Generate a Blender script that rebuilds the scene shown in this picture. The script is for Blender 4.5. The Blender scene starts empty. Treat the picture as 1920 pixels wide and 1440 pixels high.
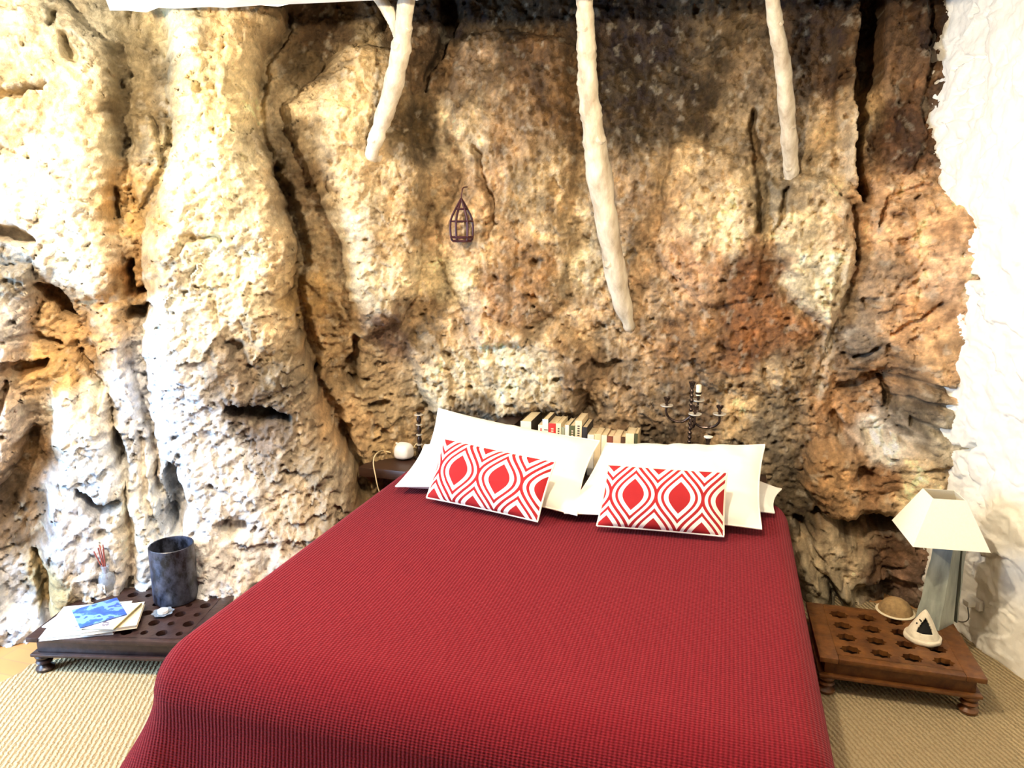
import bpy, bmesh, math, random
import numpy as np
from mathutils import Vector, Matrix, Euler

random.seed(7)
PI = math.pi
S = bpy.context.scene
COL = S.collection

# ---------------------------------------------------------------- camera
FPX = 1387.0
YAW, PIT, CZ = math.radians(16.2), math.radians(11.9), 1.6
fw = np.array([-math.sin(YAW)*math.cos(PIT), math.cos(YAW)*math.cos(PIT), -math.sin(PIT)])
rt = np.array([math.cos(YAW), math.sin(YAW), 0.0])
up = np.cross(rt, fw)
CAM = np.array([0.0, 0.0, CZ])
cam = bpy.data.cameras.new('camera')
cam_o = bpy.data.objects.new('camera', cam)
COL.objects.link(cam_o)
cam.sensor_width = 36; cam.lens = 36*FPX/1920; cam.clip_start = 0.02
cam_o.matrix_world = Matrix(((rt[0], up[0], -fw[0], 0), (rt[1], up[1], -fw[1], 0), (rt[2], up[2], -fw[2], CZ), (0, 0, 0, 1)))
S.camera = cam_o

# ---------------------------------------------------------------- world, lights, exposure
S.view_settings.view_transform = 'Standard'
S.view_settings.look = 'None'
S.view_settings.gamma = 1
S.view_settings.use_curve_mapping = False
S.view_settings.exposure = 0.0
w = bpy.data.worlds.new('room_ambient'); S.world = w; w.use_nodes = True
w.node_tree.nodes['Background'].inputs[0].default_value = (1.0, 0.86, 0.68, 1)
w.node_tree.nodes['Background'].inputs[1].default_value = 0.09

def lamp(name, kind, loc, power, col, size=0.05, aim=None, size_y=None):
    l = bpy.data.lights.new(name, kind); l.energy = power; l.color = col
    if kind == 'AREA':
        l.size = size
        if size_y: l.shape = 'RECTANGLE'; l.size_y = size_y
    else:
        l.shadow_soft_size = size
    o = bpy.data.objects.new(name, l); COL.objects.link(o); o.location = loc
    if aim is not None:
        o.rotation_euler = (Vector(aim)-Vector(loc)).to_track_quat('-Z', 'Y').to_euler()
    return o
WARM = (1.0, 0.84, 0.62)
l1 = lamp('ceiling_light_over_bed', 'POINT', (-0.35, 1.62, 2.25), 112, WARM, 0.03)
l2 = lamp('ceiling_light_left', 'POINT', (-2.15, 1.30, 2.22), 135, WARM, 0.03)
l3 = lamp('daylight_doorway', 'AREA', (-3.25, 0.85, 1.0), 150, (0.42, 0.66, 1.0), 0.9, (-2.2, 2.3, 0.3), 1.5)

# ---------------------------------------------------------------- helpers
def px_ray(x, y): return fw + rt*(x-960)/FPX - up*(y-720)/FPX
def at_z(x, y, z):
    d = px_ray(x, y); return Vector(CAM + d*((z-CZ)/d[2]))
def at_y(x, y, Y):
    d = px_ray(x, y); return Vector(CAM + d*(Y/d[1]))

def hexc(h):
    h = h.lstrip('#'); c = [int(h[i:i+2], 16)/255 for i in (0, 2, 4)]
    return tuple(((v+0.055)/1.055)**2.4 if v > 0.04045 else v/12.92 for v in c)

def nodes(name):
    m = bpy.data.materials.new(name); m.use_nodes = True
    nt = m.node_tree; b = nt.nodes['Principled BSDF']
    return m, nt, b

def N(nt, typ, **kw):
    n = nt.nodes.new(typ)
    for k, v in kw.items():
        if k.startswith('i_'):
            key = k[2:]
            n.inputs[int(key) if key.isdigit() else key.replace('_', ' ')].default_value = v
        else: setattr(n, k, v)
    return n
def L(nt, a, b): nt.links.new(a, b)

def mat(name, col, rough=0.6, metal=0.0, var=0.12, scale=30, bump=0.0, bscale=None, spec=0.5, stretch=None, col2=None, trans=0.0, sheen=0.0):
    m, nt, b = nodes(name)
    tc = N(nt, 'ShaderNodeTexCoord'); mp = N(nt, 'ShaderNodeMapping')
    L(nt, tc.outputs['Object'], mp.inputs[0])
    if stretch: mp.inputs['Scale'].default_value = stretch
    nz = N(nt, 'ShaderNodeTexNoise', i_Scale=scale, i_Detail=6.0, i_Roughness=0.6); L(nt, mp.outputs[0], nz.inputs['Vector'])
    cr = N(nt, 'ShaderNodeValToRGB')
    c = hexc(col) if isinstance(col, str) else col
    c2 = hexc(col2) if col2 else tuple(v*(1-var*2) for v in c)
    cr.color_ramp.elements[0].position = 0.32; cr.color_ramp.elements[1].position = 0.68
    cr.color_ramp.elements[0].color = (*c2, 1); cr.color_ramp.elements[1].color = (*c, 1)
    L(nt, nz.outputs['Fac'], cr.inputs[0]); L(nt, cr.outputs[0], b.inputs['Base Color'])
    b.inputs['Roughness'].default_value = rough; b.inputs['Metallic'].default_value = metal
    b.inputs['Specular IOR Level'].default_value = spec
    b.inputs['Transmission Weight'].default_value = trans
    b.inputs['Sheen Weight'].default_value = sheen
    if bump:
        n2 = N(nt, 'ShaderNodeTexNoise', i_Scale=bscale or scale*2, i_Detail=5.0); L(nt, mp.outputs[0], n2.inputs['Vector'])
        bp = N(nt, 'ShaderNodeBump', i_Strength=bump, i_Distance=0.004); L(nt, n2.outputs['Fac'], bp.inputs['Height']); L(nt, bp.outputs[0], b.inputs['Normal'])
    return m

def tag(o, label=None, cat=None, group=None, kind=None):
    for k, v in (('label', label), ('category', cat), ('group', group), ('kind', kind)):
        if v: o[k] = v
    return o
def empty(name, loc, label, cat, rz=0.0, group=None):
    o = bpy.data.objects.new(name, None); COL.objects.link(o)
    o.location = loc; o.rotation_euler = (0, 0, rz); o.empty_display_size = 0.05
    return tag(o, label, cat, group)
def mesh(name, V, F, m, parent=None, smooth=False, uv=None):
    me = bpy.data.meshes.new(name); me.from_pydata([tuple(v) for v in V], [], F)
    if m:
        for mm in (m if isinstance(m, (list, tuple)) else [m]): me.materials.append(mm)
    if smooth: me.polygons.foreach_set('use_smooth', [True]*len(me.polygons))
    if uv is not None:
        ul = me.uv_layers.new(name='UVMap')
        for li, lp in enumerate(me.loops): ul.data[li].uv = uv[lp.vertex_index]
    me.update()
    o = bpy.data.objects.new(name, me); COL.objects.link(o)
    if parent: o.parent = parent
    return o
def from_bm(name, bm, m, parent=None, smooth=False):
    bmesh.ops.recalc_face_normals(bm, faces=bm.faces)
    me = bpy.data.meshes.new(name); bm.to_mesh(me); bm.free()
    for mm in (m if isinstance(m, (list, tuple)) else [m]): me.materials.append(mm)
    if smooth:
        me.polygons.foreach_set('use_smooth', [True]*len(me.polygons))
        try: me.set_sharp_from_angle(angle=math.radians(38))
        except Exception: pass
    o = bpy.data.objects.new(name, me); COL.objects.link(o)
    if parent: o.parent = parent
    return o
def add_box(bm, x0, x1, y0, y1, z0, z1, bev=0.0, M=None):
    vs = [bm.verts.new((x, y, z)) for x in (x0, x1) for y in (y0, y1) for z in (z0, z1)]
    fs = [bm.faces.new([vs[i] for i in q]) for q in ((0, 1, 3, 2), (4, 6, 7, 5), (0, 4, 5, 1), (2, 3, 7, 6), (0, 2, 6, 4), (1, 5, 7, 3))]
    if bev:
        es = list({e for f in fs for e in f.edges})
        r = bmesh.ops.bevel(bm, geom=es, offset=bev, segments=2, affect='EDGES', profile=0.5)
        vs = list({v for v in r['verts']})
    if M: bmesh.ops.transform(bm, matrix=M, verts=vs)
    return vs
def box(name, x0, x1, y0, y1, z0, z1, m, parent=None, bev=0.003, M=None):
    bm = bmesh.new(); add_box(bm, x0, x1, y0, y1, z0, z1, bev, M)
    return from_bm(name, bm, m, parent, True)
def add_lathe(bm, prof, c=(0, 0, 0), n=24, cap=True, M=None):
    rings = []
    for r, z in prof:
        rings.append([bm.verts.new((c[0]+r*math.cos(2*PI*i/n), c[1]+r*math.sin(2*PI*i/n), c[2]+z)) for i in range(n)])
    for a, b in zip(rings, rings[1:]):
        for i in range(n): bm.faces.new((a[i], a[(i+1) % n], b[(i+1) % n], b[i]))
    if cap:
        bm.faces.new(list(reversed(rings[0]))); bm.faces.new(rings[-1])
    if M: bmesh.ops.transform(bm, matrix=M, verts=[v for r in rings for v in r])
def lathe(name, prof, m, parent=None, c=(0, 0, 0), n=24, cap=True, M=None):
    bm = bmesh.new(); add_lathe(bm, prof, c, n, cap, M); return from_bm(name, bm, m, parent, True)
def crom(P, k=8):
    P = [np.array(p, float) for p in P]
    Q = [2*P[0]-P[1]]+P+[2*P[-1]-P[-2]]; out = []
    for i in range(1, len(Q)-2):
        for j in range(k):
            t = j/k; a, b, c, d = Q[i-1], Q[i], Q[i+1], Q[i+2]
            out.append(0.5*((2*b)+(c-a)*t+(2*a-5*b+4*c-d)*t*t+(3*b-a-3*c+d)*t**3))
    out.append(P[-1]); return out
def add_tube(bm, pts, rad, n=8, bumps=0.0, seed=0):
    pts = [Vector(p) for p in pts]; R = rad if isinstance(rad, (list, tuple, np.ndarray)) else [rad]*len(pts)
    rnd = random.Random(seed); up_ = Vector((0, 0, 1)); rings = []; prev = None
    for i, p in enumerate(pts):
        t = (pts[min(i+1, len(pts)-1)]-pts[max(i-1, 0)]).normalized()
        if prev is None:
            a = up_.cross(t)
            if a.length < 0.1: a = Vector((1, 0, 0)).cross(t)
            a.normalize()
        else: a = (prev - t*prev.dot(t)).normalized()
        prev = a; b = t.cross(a)
        rings.append([bm.verts.new(p+(a*math.cos(2*PI*k/n)+b*math.sin(2*PI*k/n))*R[i]*(1+bumps*rnd.uniform(-1, 1))) for k in range(n)])
    for a, b in zip(rings, rings[1:]):
        for k in range(n): bm.faces.new((a[k], a[(k+1) % n], b[(k+1) % n], b[k]))
    bm.faces.new(list(reversed(rings[0]))); bm.faces.new(rings[-1])
def tube(name, pts, rad, m, parent=None, n=8, bumps=0.0, seed=0):
    bm = bmesh.new(); add_tube(bm, pts, rad, n, bumps, seed); return from_bm(name, bm, m, parent, True)

# ---------------------------------------------------------------- numpy noise
def hash2(ix, iy, seed):
    h = (ix.astype(np.int64)*374761393 + iy.astype(np.int64)*668265263 + seed*1274126177) & 0xffffffff
    h = ((h ^ (h >> 13))*1274126177) & 0xffffffff
    h = (h ^ (h >> 16))
    return (h & 0xffffff)/float(0x1000000)
def perlin(x, y, seed=0):
    ix = np.floor(x); iy = np.floor(y); fx = x-ix; fy = y-iy
    ux = fx*fx*fx*(fx*(fx*6-15)+10); uy = fy*fy*fy*(fy*(fy*6-15)+10)
    def g(dx, dy):
        a = hash2(ix+dx, iy+dy, seed)*2*PI
        return np.cos(a)*(fx-dx)+np.sin(a)*(fy-dy)
    a = g(0, 0)*(1-ux)+g(1, 0)*ux; b = g(0, 1)*(1-ux)+g(1, 1)*ux
    return (a*(1-uy)+b*uy)*1.5
def fbm(x, y, seed=0, o=4, g=0.5):
    r = 0; a = 1; s = 0
    for i in range(o):
        r = r + a*perlin(x*2**i, y*2**i, seed+i*17); s += a; a *= g
    return r/s
def ridged(x, y, seed=0, o=4, g=0.5):
    r = 0; a = 1; s = 0
    for i in range(o):
        r = r + a*(1-2*np.abs(perlin(x*2**i, y*2**i, seed+i*13))); s += a; a *= g
    return r/s
def facets(x, y, seed=0, tilt=1.0):
    """broken-rock plates: every cell is a tilted facet of its own height"""
    ix = np.floor(x); iy = np.floor(y); best = np.full(x.shape, 1e9); h = np.zeros(x.shape)
    for dx in (-1, 0, 1):
        for dy in (-1, 0, 1):
            cx = ix+dx; cy = iy+dy
            px = cx+hash2(cx, cy, seed); py = cy+hash2(cx, cy, seed+5)
            d = (x-px)**2+(y-py)**2
            k = hash2(cx, cy, seed+9)-0.5 + tilt*((hash2(cx, cy, seed+11)-0.5)*(x-px)*1.6+(hash2(cx, cy, seed+12)-0.5)*(y-py)*1.6)
            m = d < best; h = np.where(m, k, h); best = np.where(m, d, best)
    return h
def sstep(t): t = np.clip(t, 0, 1); return t*t*(3-2*t)
def seg_dist(px, py, pts, closed=False, widths=None):
    """distance to a polyline (divided by local width when widths are given)"""
    P = list(pts); n = len(P); best = np.full(px.shape, 1e9)
    rng = range(n if closed else n-1)
    for i in rng:
        a = P[i]; b = P[(i+1) % n]; dx = b[0]-a[0]; dy = b[1]-a[1]; l2 = dx*dx+dy*dy+1e-9
        t = np.clip(((px-a[0])*dx+(py-a[1])*dy)/l2, 0, 1)
        d = np.hypot(px-a[0]-t*dx, py-a[1]-t*dy)
        if widths: d = d/(widths[i]*(1-t)+widths[(i+1) % n]*t)
        best = np.minimum(best, d)
    return best
def inside(px, py, P):
    r = np.zeros(px.shape, bool); n = len(P)
    for i in range(n):
        x1, y1 = P[i]; x2, y2 = P[(i+1) % n]
        if y1 == y2: continue
        c = ((y1 > py) != (y2 > py)) & (px < (x2-x1)*(py-y1)/(y2-y1)+x1)
        r ^= c
    return r

# ---------------------------------------------------------------- rock wall
def project_np(P):
    q = P-CAM; d = np.maximum(q@fw, 0.15)
    return 960+FPX*(q@rt)/d, 720-FPX*(q@up)/d
plan = crom([(-4.6, 0.3), (-4.0, 0.95), (-3.5, 1.5), (-3.05, 2.0), (-2.65, 2.42), (-2.2, 2.78), (-1.7, 3.12), (-1.2, 3.38), (-0.6, 3.5), (0, 3.53), (0.5, 3.53), (0.9, 3.53), (1.35, 3.55)], 24)
plan = np.array(plan)
seg = np.hypot(*(plan[1:]-plan[:-1]).T); cum = np.concatenate([[0], np.cumsum(seg)])
STEP = 0.0065
ns = int(cum[-1]/STEP); ZT = 3.1; nz_ = int((ZT+0.05)/STEP)
ss = np.linspace(0, cum[-1], ns); zz = np.linspace(-0.05, ZT, nz_)
bx = np.interp(ss, cum, plan[:, 0]); by = np.interp(ss, cum, plan[:, 1])
tx = np.gradient(bx, ss); ty = np.gradient(by, ss); tl = np.hypot(tx, ty)
nx = ty/tl; ny = -tx/tl                      # towards the room
SG, ZG = np.meshgrid(ss, zz)
BX = np.broadcast_to(bx, SG.shape); BY = np.broadcast_to(by, SG.shape)
PX, PY = project_np(np.stack([BX, BY, ZG], -1))
wx = PX + 16*fbm(SG*5, ZG*5, 3, 3)+7*fbm(SG*22, ZG*22, 4, 3)
wy = PY + 16*fbm(SG*5, ZG*5, 8, 3)+7*fbm(SG*22, ZG*22, 9, 3)
D = np.zeros(SG.shape)
# talus: the rock comes forward towards the floor
left = sstep((-1.35-BX)/0.5)
D += left*0.34*sstep((0.85-ZG)/0.85)
D += (1-left)*0.20*sstep((0.55-ZG)/0.5)*sstep((BX-0.2)/0.3)
D += 0.10*sstep((PX-1620)/150)*sstep((PY-330)/200)-0.06*sstep((PX-1640)/80)*sstep((330-PY)/100)
# masses: (polygon, rim width, height)
masses = [
 ([(310, -60), (545, 20), (503, 110), (475, 170), (480, 230), (502, 290), (520, 330), (550, 390), (556, 460), (556, 520), (552, 560), (562, 620), (575, 650), (585, 700), (622, 770), (652, 850), (676, 900), (690, 960), (640, 1100), (330, 1150), (330, 960), (300, 860), (280, 740), (268, 600), (262, 440), (300, 350), (325, 230), (310, 120)], 75, 0.27),
 ([(640, 85), (565, 165), (528, 190), (545, 262), (600, 360), (640, 470), (655, 560), (668, 640), (760, 600), (790, 500), (810, 330), (770, 220), (780, 100)], 60, 0.20),
 ([(-300, -60), (90, -30), (215, 90), (225, 250), (205, 380), (225, 500), (190, 560), (120, 560), (60, 500), (-60, 470), (-400, 470)], 80, 0.12),
 ([(165, 570), (215, 575), (240, 640), (262, 740), (300, 870), (310, 960), (325, 1100), (270, 1120), (255, 960), (240, 850), (205, 760), (180, 660)], 22, 0.07),
 ([(-200, 500), (60, 490), (70, 560), (50, 640), (20, 720), (60, 800), (20, 900), (-300, 950)], 40, 0.07),
 ([(95, 720), (200, 740), (240, 880), (250, 1000), (240, 1140), (110, 1160), (85, 960), (100, 850)], 45, 0.09),
 ([(245, 215), (285, 210), (300, 290), (275, 370), (258, 395), (240, 330)], 14, 0.05),
 ([(870, 60), (1060, 70), (1080, 300), (1060, 560), (980, 640), (900, 640), (840, 540), (820, 400), (870, 330), (825, 230)], 50, 0.07),
 ([(760, 640), (900, 600), (1080, 620), (1120, 700), (1090, 770), (940, 790), (800, 770)], 45, 0.09),
 ([(1250, 260), (1400, 300), (1430, 460), (1420, 560), (1320, 580), (1230, 480)], 55, 0.06),
 ([(1440, 340), (1545, 330), (1600, 370), (1600, 500), (1560, 620), (1480, 560), (1450, 440)], 45, 0.08),
 ([(1650, 370), (1740, 330), (1830, 430), (1830, 640), (1700, 700), (1590, 690), (1590, 560), (1620, 430)], 60, 0.08),
 ([(1610, 0), (1560, 60), (1560, 180), (1590, 330), (1626, 360), (1632, 180), (1622, 60)], 20, 0.06),
 ([(1650, -60), (1760, -60), (1740, 250), (1700, 330), (1650, 320)], 30, 0.05),
 ([(1520, 830), (1640, 800), (1830, 830), (1830, 930), (1700, 945), (1560, 960), (1500, 900)], 40, 0.13),
 ([(1280, 560), (1450, 520), (1530, 620), (1500, 730), (1340, 740), (1270, 660)], 60, 0.05),
 ([(1480, 1010), (1520, 990), (1580, 1050), (1600, 1150), (1500, 1180), (1485, 1060)], 25, 0.12),
 ([(1530, 940), (1620, 1010), (1660, 1130), (1610, 1160), (1570, 1060), (1500, 990)], 22, 0.07),
]
for P, rim, h in masses:
    if rim < 60: h, rim = h*1.45, rim*0.85
    sd = seg_dist(wx, wy, P, True); ins = inside(wx, wy, P)
    t = np.clip(sd/rim, 0, 1)
    D += np.where(ins, h*np.sqrt(np.clip(1-(1-t)**2, 0, 1)), 0)
# cracks and hollows: [(x, y, halfwidth)...], depth
cracks = [
 ([(546, 20, 6), (505, 115, 7), (482, 175, 8), (488, 235, 8), (500, 285, 6)], 0.06),
 ([(512, 300, 5), (532, 345, 7), (560, 395, 9), (565, 455, 9), (560, 520, 8), (562, 565, 9), (570, 620, 10), (583, 660, 11), (590, 700, 6)], 0.15),
 ([(590, 700, 5), (628, 770, 6), (655, 840, 8), (680, 900, 7)], 0.08),
 ([(-10, 435, 9), (45, 445, 11), (60, 448, 5)], 0.12), ([(-10, 185, 9), (20, 178, 7), (90, 172, 3)], 0.09),
 ([(72, 535, 4), (95, 552, 11), (128, 574, 7), (150, 590, 3)], 0.13),
 ([(243, 492, 5), (238, 530, 7), (230, 552, 5)], 0.12), ([(238, 588, 8), (262, 594, 12), (280, 578, 7)], 0.15), ([(246, 550, 6), (262, 549, 6)], 0.1),
 ([(5, 688, 7), (40, 692, 10), (80, 682, 5)], 0.13), ([(-5, 760, 9), (10, 720, 6)], 0.08),
 ([(425, 738, 4), (455, 748, 8), (490, 760, 10), (530, 766, 5)], 0.13), ([(440, 640, 10), (470, 690, 14), (540, 640, 8)], 0.03),
 ([(322, 842, 6), (333, 880, 12), (340, 920, 15), (332, 950, 10)], 0.17),
 ([(150, 895, 5), (190, 922, 9), (225, 905, 6)], 0.10), ([(228, 810, 7), (240, 850, 9)], 0.08),
 ([(418, 920, 6), (450, 922, 8)], 0.06), ([(480, 1015, 8), (510, 1000, 4)], 0.06),
 ([(75, 1000, 4), (90, 1060, 7), (102, 1115, 8)], 0.07), ([(0, 950, 16), (50, 880, 18), (60, 820, 12)], 0.06),
 ([(335, 470, 4), (350, 445, 5), (385, 438, 4), (420, 445, 3)], 0.035),
 ([(130, 80, 5), (138, 110, 8), (145, 118, 6)], 0.06), ([(105, 30, 6), (108, 60, 4)], 0.05),
 ([(215, 350, 3), (215, 380, 5), (222, 400, 3)], 0.07), ([(262, 310, 3), (300, 300, 3)], 0.02),
 ([(838, -20, 11), (842, 30, 11), (835, 70, 7), (815, 130, 5), (800, 170, 3)], 0.12),
 ([(885, 280, 3), (898, 300, 4), (912, 340, 5), (922, 390, 4), (910, 450, 4)], 0.05),
 ([(668, 640, 5), (672, 665, 7), (662, 700, 9), (668, 735, 5)], 0.09), ([(690, 758, 3), (722, 757, 6)], 0.06),
 ([(660, 720, 3), (690, 715, 3)], 0.05), ([(650, 800, 7), (655, 840, 8)], 0.07),
 ([(1107, 690, 8), (1135, 700, 8), (1160, 680, 5)], 0.05), ([(1090, 730, 8), (1100, 770, 10)], 0.05),
 ([(1415, 210, 5), (1412, 250, 7), (1418, 300, 7), (1430, 340, 8), (1425, 400, 6), (1420, 440, 5)], 0.08),
 ([(1632, -20, 13), (1636, 60, 15), (1630, 120, 17), (1618, 200, 9), (1612, 270, 6), (1618, 330, 6), (1628, 375, 6)], 0.20),
 ([(1610, 395, 5), (1606, 440, 4), (1600, 490, 3)], 0.07), ([(1452, 440, 3), (1470, 385, 4), (1478, 360, 3)], 0.05),
 ([(1600, 370, 5), (1570, 500, 5), (1560, 620, 5), (1530, 740, 6)], 0.025),
 ([(1745, -20, 9), (1752, 60, 7), (1745, 140, 6)], 0.06), ([(1650, 420, 3), (1665, 370, 4), (1740, 350, 4)], 0.04),
 ([(1570, 722, 5), (1620, 715, 7), (1655, 704, 6), (1700, 706, 5), (1760, 712, 5)], 0.10),
 ([(1658, 710, 3), (1660, 750, 6)], 0.07), ([(1650, 690, 4), (1690, 688, 6), (1730, 712, 4), (1770, 700, 3)], 0.06),
 ([(1600, 670, 3), (1645, 650, 4)], 0.05), ([(1670, 620, 3), (1700, 600, 4), (1740, 560, 3)], 0.03),
 ([(1670, 745, 5), (1740, 740, 6), (1790, 745, 4)], 0.07), ([(1700, 780, 5), (1760, 790, 7), (1790, 780, 5)], 0.09),
 ([(1610, 865, 9), (1625, 870, 9)], 0.06), ([(1705, 845, 2), (1760, 850, 4)], 0.05),
 ([(1530, 945, 6), (1580, 962, 10), (1650, 958, 10), (1720, 962, 6)], 0.14), ([(1560, 780, 6), (1575, 800, 7)], 0.05),
 ([(1495, 960, 6), (1520, 1000, 8), (1545, 1040, 6), (1562, 1100, 4)], 0.09),
 ([(1600, 1060, 10), (1640, 1080, 14), (1690, 1060, 8)], 0.06),
 ([(1802, 510, 3), (1808, 560, 5), (1808, 620, 3)], 0.05),
 ([(300, 960, 4), (285, 900, 4), (265, 800, 3)], 0.03), ([(150, 660, 4), (175, 720, 6), (180, 760, 5)], 0.05),
 ([(20, 640, 3), (60, 632, 5), (110, 640, 3)], 0.04), ([(70, 590, 2), (80, 570, 3)], 0.03),
]
for C_, dep in cracks:
    if max(c[0] for c in C_) > 1735 and dep > .05: dep *= .55
    dd = seg_dist(wx, wy, [(c[0], c[1]) for c in C_], False, [c[2]*1.25 for c in C_])
    D -= 1.35*dep*sstep(1.5-dd)
# broad valleys
for C_, dep in [([(600, 40, 40), (560, 180, 45), (540, 300, 30), (600, 450, 35), (610, 600, 30), (640, 700, 25)], 0.10), ([(265, 60, 35), (245, 250, 30), (235, 420, 25), (255, 560, 18)], 0.07),
                ([(90, 600, 50), (150, 640, 40), (190, 740, 30)], 0.05), ([(60, 800, 28), (50, 940, 36), (30, 1060, 30)], 0.07), ([(1240, 60, 90), (1260, 160, 70)], 0.07), ([(1690, 180, 45), (1680, 300, 30)], 0.05)]:
    dd = seg_dist(wx, wy, [(c[0], c[1]) for c in C_], False, [c[2]*1.6 for c in C_])
    D -= dep*sstep(1.3-dd)
# roughness: flaky diagonal on the left, lumpy in the middle, bedded on the lower right
LR = sstep((PX-640)/250)
bed = sstep((PX-1520)/120)*sstep((PY-560)/120)
ca, sa = math.cos(0.45), math.sin(0.45)
us = SG*ca+ZG*sa; vs_ = -SG*sa+ZG*ca
D += 0.045*fbm(SG*2.2, ZG*1.5, 21, 3)
D += 0.030*fbm(SG*7, ZG*5, 22, 4)
flake = 0.020*facets(us*11+fbm(SG*9, ZG*9, 40, 2)*1.2, vs_*20+fbm(SG*9, ZG*9, 41, 2)*1.2, 31, 1.3) + 0.010*facets(us*30+fbm(SG*20, ZG*20, 42, 2), vs_*52+fbm(SG*20, ZG*20, 43, 2), 32, 1.3)
lump = 0.014*facets(SG*15+fbm(SG*9, ZG*9, 44, 2)*1.5, ZG*15+fbm(SG*9, ZG*9, 45, 2)*1.5, 33, 1.2) + 0.008*facets(SG*42+fbm(SG*25, ZG*25, 46, 2), ZG*40, 34, 1.3)+0.014*ridged(SG*14, ZG*11, 50, 3)
bedd = 0.022*facets(SG*7+fbm(SG*7, ZG*7, 47, 2)*1.3, ZG*26+fbm(SG*6, ZG*6, 48, 3)*3, 35, 1.1)+0.010*facets(SG*26, ZG*50+fbm(SG*15, ZG*15, 49, 2), 36, 1.2)
D += flake*(1-LR)*(1-bed)+lump*LR*(1-bed)+bedd*bed
D += 0.006*fbm(SG*60, ZG*60, 51, 3)
pit = sstep((fbm(SG*26, ZG*26, 52, 2)-0.28)/0.2)
D -= 0.016*pit
hole = sstep((fbm(SG*9, ZG*12, 53, 3)-0.38)/0.1)
D -= 0.035*hole
vein = np.exp(-(seg_dist(wx, wy, [(1603, 230), (1590, 330), (1580, 470), (1570, 560), (1552, 640), (1535, 740)])/11)**2)
D += 0.02*vein
mk = 0.85*sstep((PX-1715+55*sstep((PY-600)/80))/75)*sstep((PY-330)/110)
D = D*(1-mk)+mk*(0.245+0.02*fbm(SG*10, ZG*10, 90, 4)+0.012*bed*facets(SG*10, ZG*28, 91, 1.1)+0.055*np.exp(-((PY-800)/120)**2))
D += mk*(0.6*(lump+bedd*0.8)*sstep((1830-PX)/40))
for C_, dep in cracks:
    if min(c[0] for c in C_) > 1560 and min(c[1] for c in C_) > 550 and max(c[0] for c in C_) < 1795:
        dd = seg_dist(wx, wy, [(c[0], c[1]) for c in C_], False, [c[2]*1.15 for c in C_]); D -= mk*0.55*dep*sstep(1.5-dd)
X = BX+D*nx; Yc = BY+D*ny
# colour map (stone colour by place: cream calcite, ochre, dark stained rock; ceiling and recess shade and bluish daylight painted in)
cp = """50 60 cfc6a8|150 15 b5ad95|50 200 c8b48c|150 200 dccca4|270 120 8a7a5a|250 200 7c6a48|340 80 e4d4a8|430 80 d8bc88|400 200 e6cf98|400 330 f0e0b4|100 330 f0e6cc|50 420 e8d8c0|150 470 f4ead2|250 400 bc985c|250 520 b08850|400 450 efe0bc|430 550 eedcb4|480 620 c8b088|350 600 f0ead8|440 660 8a7a66|520 700 807058|480 760 6e6054|300 700 dcdce0|400 800 ccccce|450 900 dcd6d0|560 900 c8b498|600 850 9c8c74|620 950 8c7a60|100 600 c09a64|100 700 cca05c|150 640 c09458|130 770 e8dcc8|60 850 7c5c34|60 950 6c5438|10 800 c8b098|10 600 c0b8b0|20 520 8c8474|150 880 c8ccd0|150 950 ccd0dc|250 950 d8d0c0|350 1000 e8e8ec|60 1100 d8dce8|20 1150 dcdce0|100 1050 a08858|220 1020 d8d0c8|500 1000 e0d8d0
600 60 5a4226|590 120 76603e|560 250 7c6848|580 340 8c7450|600 450 a08860|590 560 b89458|620 650 b09060|650 800 b89464|700 760 b09468|620 200 e8c890|680 130 d8b880|580 220 f0dcb0|660 350 d8bc8c|650 430 e8d8b8|680 520 dcc8a0|720 450 c0a478|730 620 7c6048|700 700 98805c
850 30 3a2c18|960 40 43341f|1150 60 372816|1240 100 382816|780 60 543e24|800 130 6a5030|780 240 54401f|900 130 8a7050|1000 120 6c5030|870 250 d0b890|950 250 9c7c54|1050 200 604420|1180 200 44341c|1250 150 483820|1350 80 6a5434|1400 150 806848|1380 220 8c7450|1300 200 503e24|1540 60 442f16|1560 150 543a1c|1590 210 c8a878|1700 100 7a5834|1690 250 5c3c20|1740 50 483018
900 350 b09068|870 440 d0ac7c|1000 350 a88c60|1000 500 a07848|940 560 9c7850|900 600 d0b088|1060 450 b89c70|1100 480 c8b48c|1100 600 b89a70|850 700 dcc8a0|950 700 e8d8b4|1000 720 dcc8a0|1100 700 8c7050|1150 750 a88c68|1200 400 a88860|1230 550 b89870|1300 350 c8a878|1350 430 e8cc9c|1300 500 c09468|1420 520 7c5028|1400 640 8c5828|1450 600 946030|1300 620 946c40|1500 420 ecd09c|1520 520 f0dcb0|1560 380 d8bc90|1480 370 8c7c60|1600 400 d8a874|1700 430 e4b078|1750 520 e4b484|1700 600 d09c64|1620 640 8c7860|1650 520 b0906c|1650 700 9c7448|1750 650 d8a870|1580 760 b48450|1560 850 ac8454|1700 770 706048|1650 810 e8dcc8|1750 800 c0b090|1700 880 ecd09c|1640 870 a87848|1550 900 a88050|1470 860 706048|1430 800 807058|1500 920 5c4c34|1450 700 a88c64|1300 770 7c6040|1400 780 e0bc84|1200 780 a08460|880 780 786448|1000 770 a08868|1230 820 5c4c38|1540 1060 908468|1570 1000 c8b088|1530 1130 f4ecd8|1650 1010 6c4c30|1700 1060 806450|1650 1120 504028|1790 900 e4c08c|1740 1130 8c7454|800 600 947850|790 400 a88c60|830 520 dcc898|740 850 a08458|700 900 806840"""
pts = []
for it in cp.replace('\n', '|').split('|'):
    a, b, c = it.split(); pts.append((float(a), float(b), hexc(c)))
acc = np.zeros(SG.shape+(3,)); ws = np.zeros(SG.shape)
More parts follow.
